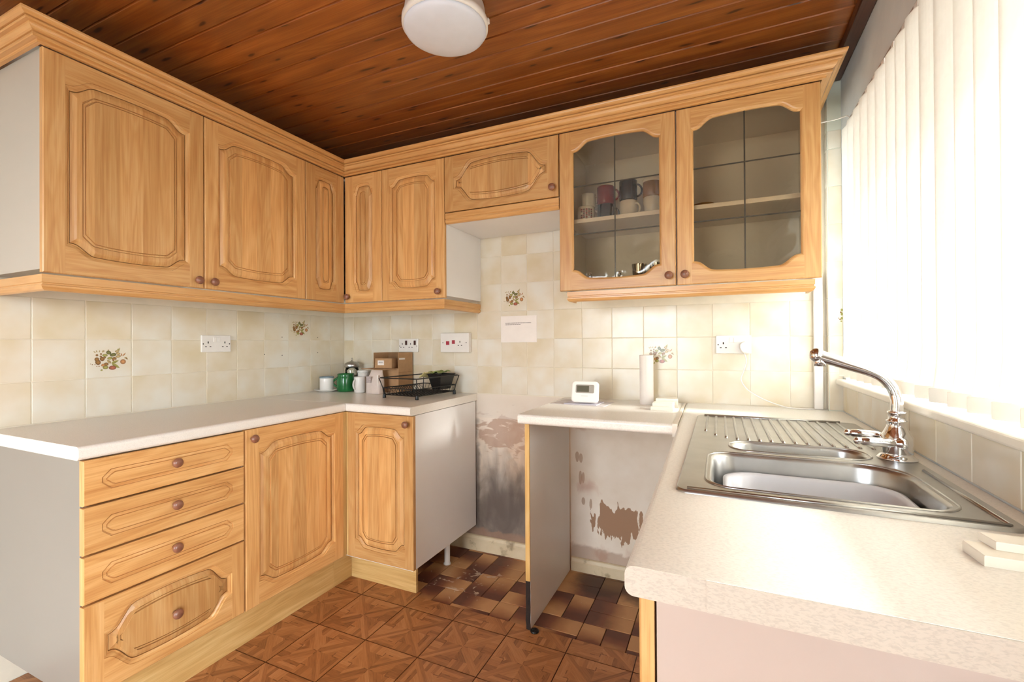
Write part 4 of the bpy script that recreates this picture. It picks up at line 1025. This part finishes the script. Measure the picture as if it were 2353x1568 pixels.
fp = crom([(2.422, -.024, 1.152), (2.430, -.026, 1.115), (2.418, -.028, 1.07), (2.408, -.026, 1.03), (2.436, -.028, .985), (2.500, -.034, .945), (2.580, -.042, .918), (2.64, -.044, .9135), (2.690, -.034, .9135)], 5)
MB().tube(fp, .0026, 8).build('flex', white, pg)

# ------------------------------------------------------------------ notice on the wall
nt_ = thing('notice', 'sheet of white paper with two lines of small print stuck on the tiles', 'notice', (1.293, -.004, 1.21))
mb = MB(); loops = []
for i in range(9):
    s_ = i/8; x = 1.184+.219*s_; dy = -.0025-.0015*sin(pi*s_*1.3); loops.append([(x, dy, 1.208), (x, dy-.0005, 1.208), (x, dy-.0005, 1.357), (x, dy, 1.357)])
mb.loft(loops, True, True, True, sm=False); recalc(mb.build('sheet', paperm, nt_))
ink = plain('grey_print', '#8a827c', .9); mb = MB(); rr = random.Random(4)
for zz, xe in ((1.3165, 1.370), (1.3075, 1.306)):
    x = 1.213
    while x < xe:
        w_ = rr.uniform(.004, .014); mb.box(x, min(x+w_, xe), -.0046, -.0040, zz-.0016, zz+.0016); x += w_+.0016
mb.build('small_print', ink, nt_)
# screw holes left in the tiles
for k_, (y_, z_) in enumerate(((-.597, 1.148), (-.484, 1.246), (-.484, 1.140), (-.225, 1.245), (-.225, 1.150))):
    mb = MB(); mb.lathe([(.0028, 0), (.0028, .0006), (.0005, .0006)], (0, 0, 0), 10, ax='y'); o = recalc(mb.build('wall_plug_hole', slot, wl, frame_left(.0003, y_, z_)))

# ------------------------------------------------------------------ crockery and small things
def mug_parts(root, c, r, h, mat, ang, taper=.0, foot=True, flute=False, th=.003, hs=1.0, n=28, inner=None):
    x, y, z = c; ro = r*(1-taper)
    prof = [(ro*.88, z), (ro*.96, z+.002), (ro, z+.008), (r, z+h*.7), (r, z+h-.002), (r-th*.5, z+h), (r-th, z+h-.002), (r-th, z+h*.6), (ro-th, z+.012), (ro*.6, z+.006), (.0005, z+.006)]
    MB().lathe(prof, (x, y, 0), n).build('body', mat, root)
    if hs:
        d = Vector((cos(ang), sin(ang), 0)); P = []
        for i in range(11):
            a = -pi/2*1.05+pi*1.05*i/10
            P.append(Vector((x, y, z+h*.52))+d*(r*.93+.55*r*hs*cos(a)*1.05)+Vector((0, 0, h*.30*sin(a))))
        MB().tube(P, .0045, 8).build('handle', mat, root)
def mug(label, c, r, h, mat, ang, group=None, **k):
    t = thing('mug', label, 'mug', c, group); mug_parts(t, c, r, h, mat, ang, **k); return t
cer = plain('white_glazed_ceramic', '#e9e4dd', .15); blk = plain('black_glazed_ceramic', '#151315', .2); redc = plain('dark_red_glaze', '#7c1a2c', .2); brn = plain('brown_glaze', '#96703f', .25)
blkgrey = plain('pale_grey_ceramic', '#c9c9c6', .2); bluegrey = plain('blue_grey_glaze', '#7d8c93', .25); green = plain('green_glaze', '#1d6b35', .12, noise=.25, nscale=30)
# corner group on the worktop
t = thing('saucer', 'white saucer under the white mug in the tiled corner', 'saucer', (.098, -.245, .91))
MB().lathe([(.040, .9105), (.044, .913), (.072, .922), (.075, .925), (.072, .9255), (.042, .9165), (.0005, .9160)], (.098, -.245, 0), 36).build('dish', cer, t)
t = mug('white mug with blue-grey rim standing on the saucer', (.098, -.245, .917), .041, .083, cer, radians(150))
mb = MB(); mb.lathe([(.0415, .994), (.0418, .998), (.0415, 1.0035), (.038, 1.0035), (.0375, .994)], (.098, -.245, 0), 28, cap0=False, cap1=False); mb.build('rim_band', bluegrey, t)
t = thing('green_pot', 'glossy green pottery mug with looped handle on the corner worktop', 'pot', (.205, -.195, .91))
c = (.205, -.195, 0); MB().lathe([(.044, .9105), (.050, .914), (.0535, .930), (.0535, .975), (.050, 1.004), (.048, 1.010), (.0505, 1.018), (.0475, 1.020), (.044, 1.012), (.046, .99), (.048, .93), (.03, .918), (.0005, .918)], c, 32).build('body', green, t)
P = [Vector((c[0]-.048*.94, c[1]-.016, .995))+Vector((-.036*sin(pi*i/10)*.94, -.012*sin(pi*i/10), -.062*i/10)) for i in range(11)]
MB().tube(P, .0065, 10).build('handle', green, t)
MB().lathe([(.046, 1.0195), (.030, 1.026), (.0005, 1.028)], c, 24).build('lid', green, t) if False else None
t = thing('glass_jar', 'lidded glass jar with metal cap and ring knob behind the green mug', 'jar', (.150, -.085, .91))
c = (.150, -.085, 0)
MB().lathe([(.038, .9105), (.043, .915), (.043, 1.035), (.038, 1.052), (.036, 1.052), (.040, 1.033), (.040, .917), (.0005, .916)], c, 28).build('jar_body', clear, t)
MB().lathe([(.0365, .9175), (.0365, 1.000), (.0005, 1.002)], c, 24).build('contents', plain('brown_contents', '#8b6a4e', .8, noise=.3, nscale=50), t)
MB().lathe([(.044, 1.0525), (.046, 1.055), (.046, 1.072), (.042, 1.080), (.028, 1.088), (.010, 1.092), (.006, 1.098), (.0005, 1.099)], c, 28).build('jar_lid', steel, t)
MB().tube([(c[0]+.008*cos(a), c[1]-.003*cos(a), 1.106+.008*sin(a)) for a in [2*pi*i/12 for i in range(12)]], .002, 6, closed=True).build('ring_knob', steel, t)
mug('plain white mug with side handle in front of the paper packet', (.338, -.215, .9103), .035, .096, cer, radians(262), hs=.9)
t = mug('white lidded beaker half hidden behind the plain white mug', (.265, -.105, .9103), .036, .112, cer, radians(20), hs=0)
MB().lathe([(.0375, 1.0228), (.0385, 1.025), (.0385, 1.034), (.035, 1.038), (.0005, 1.039)], (.265, -.105, 0), 28).build('lid', cer, t)
# cardboard box with open front and flap
bx = thing('cardboard_box', 'tall brown cardboard box with its front opened out as a flap', 'box', (.47, -.1, .91))
x0, x1, y0, y1, z0, z1 = .385, .575, -.150, -.014, .9103, 1.150; zf = 1.055
mb = MB(); mb.box(x0, x1, y0, y1, z0, z0+.004); mb.box(x0, x0+.004, y0, y1, z0+.004, z1); mb.box(x1-.004, x1, y0, y1, z0+.004, z1); mb.box(x0+.004, x1-.004, y1-.004, y1, z0+.004, z1, mi=1)
mb.box(x0+.004, x1-.004, y0, y0+.004, z0+.004, zf)
mb.build('box_shell', [card, cardd], bx)
mb = MB(); mb.loft([[(x0-.045, y0-.06, zf-.003), (x1-.03, y0-.06, zf-.006), (x1-.004, y0, zf-.0005), (x0+.004, y0, zf-.0005)], [(x0-.045, y0-.06, zf), (x1-.03, y0-.06, zf-.003), (x1-.004, y0, zf+.0025), (x0+.004, y0, zf+.0025)]], True, True, True, sm=False); recalc(mb.build('flap', card, bx))
MB().box(x1+.0002, x1+.0008, -.145, -.090, 1.108, 1.118).build('tape', paperm, bx)
MB().box(x1+.0002, x1+.0008, y0, y1, 1.030, 1.032).build('crease', cardd, bx)
sc = thing('small_carton', 'small brown carton with a white barcode label on the box flap', 'box', (.47, -.16, 1.058))
Mx = Matrix.Translation((.480, -.150, zf+.0028)) @ Matrix.Rotation(radians(8), 4, 'Z')
mb = MB(); loops = [[(-.058*q+sx, -.030*q, z), (.058*q+sx, -.030*q, z), (.058*q+sx, .030*q, z), (-.058*q+sx, .030*q, z)] for q, sx, z in ((1, 0, 0), (1, 0, .004), (.97, .002, .056), (.96, .002, .058))]
mb.loft(loops, True, True, True, sm=False); recalc(mb.build('carton', card, sc, Mx))
MB().box(-.036, .006, -.0312, -.0300, .018, .046).build('label_sticker', paperm, sc, Mx)
mb = MB(); xx = -.029
while xx < -.002: mb.box(xx, xx+.0015, -.0316, -.0311, .030, .039); xx += .0032
mb.build('barcode', ink, sc, Mx)
pk = thing('paper_packet', 'white and pinkish paper packet with a printed panel leaning on the cardboard box', 'packet', (.47, -.24, .91))
mb = MB(); loops = []
for z, wx, wy, oy in ((.9103, .050, .026, 0), (.914, .053, .028, 0), (.97, .052, .029, .002), (1.005, .048, .022, .008), (1.03, .042, .010, .014), (1.048, .040, .003, .018)):
    loops.append(rrect(.468-wx, .468+wx, -.232-wy+oy, -.232+wy+oy, min(wx, wy)*.6, z, 4))
mb.loft(loops, True, True, True); recalc(mb.build('packet_body', plain('packet_paper', '#e4d3c8', .6, noise=.1, nscale=25, bump=.3), pk))
MB().box(.428, .462, -.2615, -.2600, .975, 1.012).build('printed_panel', plain('printed_panel', '#b9aaa6', .7, noise=.35, nscale=120), pk)
MB().box(.504, .512, -.258, -.2505, .914, 1.02).build('side_band', paperm, pk)
# dish rack
rk_ = thing('dish_rack', 'black wire dish drainer rack on rubber feet by the worktop edge', 'dish rack', (.80, -.23, .91))
RA, RB, RC, RD = [Vector(p) for p in ((.655, -.385, 0), (.888, -.398, 0), (.925, -.075, 0), (.690, -.060, 0))]
def rp(u_, v_, z): 
    p = RA*(1-u_)*(1-v_)+RB*u_*(1-v_)+RC*u_*v_+RD*(1-u_)*v_; return Vector((p.x, p.y, z))
zb, zm, zt_r = .928, .965, 1.020
wire = plain('black_coated_wire', '#0d0c0c', .4)
def rim(z, e, r, name):
    c_ = [rp(-e, -e, z), rp(1+e, -e, z), rp(1+e, 1+e, z), rp(-e, 1+e, z)]; P = []
    for i in range(4):
        a, b_, c2 = c_[i-1], c_[i], c_[(i+1) % 4]; u1 = (a-b_).normalized()*.018; u2 = (c2-b_).normalized()*.018
        for t in (0, .33, .67, 1): P.append(b_+u1*(1-t)**2+u2*t**2)
    MB().tube(P, r, 7, closed=True).build(name, wire, rk_)
rim(zt_r, .05, .0032, 'top_rim'); rim(zm, .02, .0026, 'middle_rim'); rim(zb, -.02, .0026, 'base_rim')
mb = MB()
for k in range(15): v_ = .03+.94*k/14; mb.tube([rp(-.02, v_, zm), rp(.02, v_, zb+.002), rp(.98, v_, zb+.002), rp(1.02, v_, zm)], .0014, 5)
for k in range(9): u_ = .06+.88*k/8; mb.tube([rp(u_, -.02, zm), rp(u_, .02, zb), rp(u_, .98, zb), rp(u_, 1.02, zm)], .0014, 5)
o = mb.build('wire_grid', wire, rk_); o['kind'] = 'stuff'
for k in range(11):
    v_ = .06+.55*k/10; mb = MB()
    P = [rp(.12, v_, zb+.004)]+[rp(.12+.34*(1-cos(pi*i/8))/2, v_, zb+.004+.040*sin(pi*i/8)) for i in range(1, 8)]+[rp(.46, v_, zb+.004)]
    mb.tube(P, .0015, 5); mb.build('plate_loop', wire, rk_)
for (u_, v_) in ((0, 0), (1, 0), (1, 1), (0, 1)):
    e = .05; us, vs_ = (u_*2-1)*e+u_, (v_*2-1)*e+v_
    MB().tube([rp(us, vs_, zt_r), rp(u_, v_, zm), rp(u_-(u_*2-1)*.02, v_-(v_*2-1)*.02, zb-.004)], .0026, 6).build('corner_post', wire, rk_)
    p = rp(u_-(u_*2-1)*.02, v_-(v_*2-1)*.02, 0); mb = MB(); mb.lathe([(.009, .9102), (.0095, .913), (.008, .932), (.006, .936), (.0005, .936)], (p.x, p.y, 0), 12); mb.build('foot', black, rk_)
cd_ = thing('cutlery_caddy', 'black plastic cutlery caddy hooked in the dish rack', 'caddy', (.86, -.14, .95))
def cq(z, e):
    pts_ = [rp(.62-e, .60-e*.6, z), rp(.99+e, .60-e*.6, z), rp(.99+e, .97+e*.6, z), rp(.62-e, .97+e*.6, z)]; return [tuple(p) for p in pts_]
mb = MB(); mb.loft([cq(.945, -.07), cq(1.028, .01), cq(1.030, .03), cq(1.032, .03), cq(1.030, .0), cq(.950, -.085)], True, True, True, sm=False); recalc(mb.build('caddy_body', black, cd_))
gs = thing('cleaning_cloth', 'crumpled green and yellow cloth draped over the cutlery caddy', 'cloth', (.83, -.18, 1.03))
gcl = plain('green_cloth', '#8c9a58', .9, noise=.3, nscale=60); ycl = plain('yellow_cloth', '#d8cb8e', .9, noise=.1)
def rag(name, u0, u1, v0, v1, z, amp, mat, drop):
    mb = MB(); rr2 = random.Random(len(name)); n_ = 8; V1 = []
    for i in range(n_+1):
        for j in range(n_+1):
            p = rp(u0+(u1-u0)*i/n_, v0+(v1-v0)*j/n_, z+amp*sin(i*1.3+j*.7)*.5+rr2.uniform(-.3, .3)*amp-drop*(1-i/n_)**2); V1.append(p)
    V2 = [p+Vector((0, 0, -.003)) for p in V1]; m_ = (n_+1)**2; fs = []
    for i in range(n_):
        for j in range(n_):
            a = i*(n_+1)+j; fs.append([a, a+1, a+n_+2, a+n_+1]); fs.append([m_+a, m_+a+n_+1, m_+a+n_+2, m_+a+1])
    for i in range(n_):
        for a, b_ in ((i, i+1), (n_*(n_+1)+i, n_*(n_+1)+i+1), (i*(n_+1), (i+1)*(n_+1)), (i*(n_+1)+n_, (i+1)*(n_+1)+n_)): fs.append([a, b_, m_+b_, m_+a])
    mb.add(V1+V2, fs, sm=True); return recalc(mb.build(name, mat, gs))
rag('cloth_fold', .58, .90, .62, .95, 1.045, .010, gcl, .004); rag('pale_corner', .46, .66, .50, .80, 1.043, .006, ycl, .03)

# thermostat on papers
for k_, (lab, P, z, th_, mt) in enumerate((('large bottom sheet of paper under the thermostat, overhanging its stack', [(1.572, -.262), (1.838, -.290), (1.850, -.110), (1.592, -.080)], .9102, .0016, plain('sheet_paper', '#d9d2d0', .8)), ('folded leaflet directly beneath the white thermostat', [(1.640, -.262), (1.800, -.268), (1.806, -.140), (1.652, -.130)], .9122, .0030, plain('leaflet_paper', '#cbc6d2', .7)))):
    mb = MB(); mb.loft([[(x, y, z) for x, y in P], [(x, y, z+th_) for x, y in P]], True, True, True, sm=False); tag(recalc(mb.build('paper_sheet', mt)), lab, 'paper')
th = thing('thermostat', 'white room thermostat with grey display propped on a stand over papers', 'thermostat', (1.735, -.2, .9155))
Mt = Matrix.Translation((1.737, -.232, .9156)) @ Matrix.Rotation(radians(4), 4, 'Z') @ Matrix.Rotation(radians(-14), 4, 'X')
def rbox(w, h, d, r, y_, z_, n=6):
    P = rrect(-w/2, w/2, -h/2, h/2, r, 0, n); return lambda e, dd: [(x*(1-2*e/w), y_-dd, z_+y*(1-2*e/h)) for x, y, _ in P]
f_ = rbox(.128, .100, .02, .016, 0, .052); mb = MB(); mb.loft([f_(.002, 0), f_(0, .003), f_(0, .018), f_(.002, .021), f_(.006, .022)], True, True, True, sm=False); recalc(mb.build('case', plain('thermostat_white', '#f1ebe2', .4), th, Mt))
f_ = rbox(.088, .040, .02, .006, -.0222, .066); mb = MB(); mb.loft([f_(0, 0), f_(.0005, .0008)], True, True, True, sm=False); recalc(mb.build('display_surround', plain('grey_surround', '#9b9184', .4), th, Mt))
MB().box(-.038, .020, -.0236, -.0229, .051, .081, bev=.0003).build('screen', plain('lcd_dark', '#58533f', .2), th, Mt)
MB().box(-.017, .015, -.0226, -.0219, .0305, .0325).build('maker_mark', plain('pale_mark', '#c9c1b8', .5), th, Mt)
MB().box(-.05, .05, .0005, .010, .004, .012, bev=.002).build('stand_foot', white, th, Mt); 
# kitchen roll
kr = thing('kitchen_roll', 'roll of white kitchen paper standing on the short worktop', 'paper roll', (2.004, -.10, .91))
mb = MB(); mb.lathe([(.0305, .9103), (.0315, .913), (.0320, 1.140), (.0315, 1.1435), (.010, 1.1435), (.0095, 1.12), (.0005, 1.12)], (2.002, -.105, 0), 36); mb.build('roll', paperm, kr)
mb = MB(); mb.loft([[(2.002+.0326*cos(a), -.105+.0326*sin(a), z) for a in [radians(-150+8*i) for i in range(9)]] for z in (.9103, 1.1425)], False, sm=True); mb.build('loose_sheet_edge', paperm, kr)
# off-cuts of white trunking
offm = plain('white_trunking', '#f0e8d8', .45)
def offcut(label, P, z, th_, name='trunking_offcut'):
    mb = MB(); mb.loft([[(x, y, z) for x, y in P], [(x, y, z+th_*.9) for x, y in P], [(x+(.001 if x < sum(p[0] for p in P)/4 else -.001), y+.0005, z+th_) for x, y in P]], True, True, True, sm=False); return tag(recalc(mb.build(name, offm)), label, 'offcut', None)
offcut('flat white plastic offcut lying lowest beside the kitchen roll', [(2.046, -.303), (2.138, -.300), (2.140, -.255), (2.050, -.262)], .9102, .016)
offcut('white plastic offcut lying on top of the lowest offcut by the kitchen roll', [(2.052, -.288), (2.136, -.284), (2.138, -.222), (2.054, -.226)], .9264, .014)
offcut('thick white plastic cover lying behind the two stacked offcuts', [(2.056, -.205), (2.150, -.190), (2.142, -.120), (2.060, -.130)], .9102, .040)
offcut('large white wooden offcut lying flat on the window worktop', [(2.629, -1.512), (2.633, -1.560), (2.787-.01, -1.566), (2.787-.01, -1.500)], .9102, .014, 'wood_offcut')
offcut('narrow white offcut resting on the large white offcut by the window', [(2.650, -1.500), (2.655, -1.534), (2.787-.01, -1.540), (2.787-.01, -1.500)], .9244, .011, 'wood_offcut')

# --- inside the glazed cabinet
sz = 1.7652; ym = -.235
def cabmug(lab, x, z, r, h, mt, ang, y=ym, **k): return mug(lab, (x, y, z), r, h, mt, radians(ang), 'mugs in the glazed cabinet', **k)
pm = cabmug('white mug printed with a red and brown crest, on the glazed cabinet shelf', 1.748, sz, .040, .078, cer, 20)
mb = MB(); rr = random.Random(9)
for i in range(5):
    for j in range(6):
        a = radians(-90+18+(i-2)*17); zz = sz+.016+.009*j; rr_ = .0404
        if rr.random() < .78: mb.poly([(1.748+rr_*cos(a+s1*.11), ym+rr_*sin(a+s1*.11), zz+s2*.0036) for s1, s2 in ((-1, -1), (1, -1), (1, 1), (-1, 1))], ink=rgb('#8b2f2a') if (i+j) % 2 else rgb('#5d4436'))
mb.build('crest_print', printm, pm)
cabmug('black mug on the glazed cabinet shelf under the dark red one', 1.842, sz, .039, .078, blk, 15)
cabmug('plain white mug on the glazed cabinet shelf under the tall black one', 1.945, sz, .039, .082, cer, -20)
cabmug('fluted white mug on the glazed cabinet shelf under the brown one', 2.050, sz, .038, .086, cer, -60, hs=0, taper=.22)
cabmug('pale grey cup stacked on the crested mug', 1.760, sz+.0782, .034, .060, blkgrey, 10)
cabmug('dark red mug stacked on the black mug', 1.842, sz+.0782, .040, .084, redc, 0)
cabmug('tall black mug stacked on the plain white mug', 1.945, sz+.0822, .040, .092, blk, 10)
t = cabmug('brown mug with pale rim stacked on the fluted white mug', 2.050, sz+.0862, .040, .080, brn, 20)
MB().lathe([(.0402, sz+.0862+.066), (.0408, sz+.0862+.070), (.0408, sz+.0862+.080), (.0385, sz+.0862+.0815), (.0368, sz+.0862+.079), (.0368, sz+.0862+.066)], (2.050, ym, 0), 28, cap0=False, cap1=False).build('pale_rim', cer, t)
t = thing('dish', 'small brown dish on the shelf behind the right glass door', 'dish', (2.25, -.2, sz)); MB().lathe([(.030, sz), (.042, sz+.010), (.046, sz+.034), (.043, sz+.034), (.038, sz+.012), (.0005, sz+.008)], (2.262, -.2, 0), 24).build('bowl', brn, t)
bz = ZB+.0185
for x, y_, lab in ((1.775, -.27, 'steel pan lid with ball knob near the left end of the glazed cabinet floor'), (1.905, -.25, 'steel pan lid with ball knob behind the lead strip on the cabinet floor')):
    t = thing('pan_lid', lab, 'pan lid', (x, y_, bz)); MB().lathe([(.048, bz), (.049, bz+.010), (.044, bz+.028), (.025, bz+.044), (.0005, bz+.050)], (x, y_, 0), 28).build('dome', steel, t)
    MB().lathe([(.004, bz+.049), (.004, bz+.056), (.010, bz+.062), (.011, bz+.068), (.007, bz+.075), (.0005, bz+.077)], (x, y_, 0), 14).build('ball_knob', chrome, t)
for x, y_, lab in ((1.995, -.25, 'tall steel beaker on the floor of the glazed cabinet'), (2.072, -.25, 'steel beaker beside the taller beaker, partly behind the door stile')):
    t = thing('steel_beaker', lab, 'beaker', (x, y_, bz)); MB().lathe([(.026, bz), (.028, bz+.004), (.034, bz+.098), (.0345, bz+.10), (.032, bz+.10), (.027, bz+.006), (.0005, bz+.005)], (x, y_, 0), 24).build('cup', chrome, t)
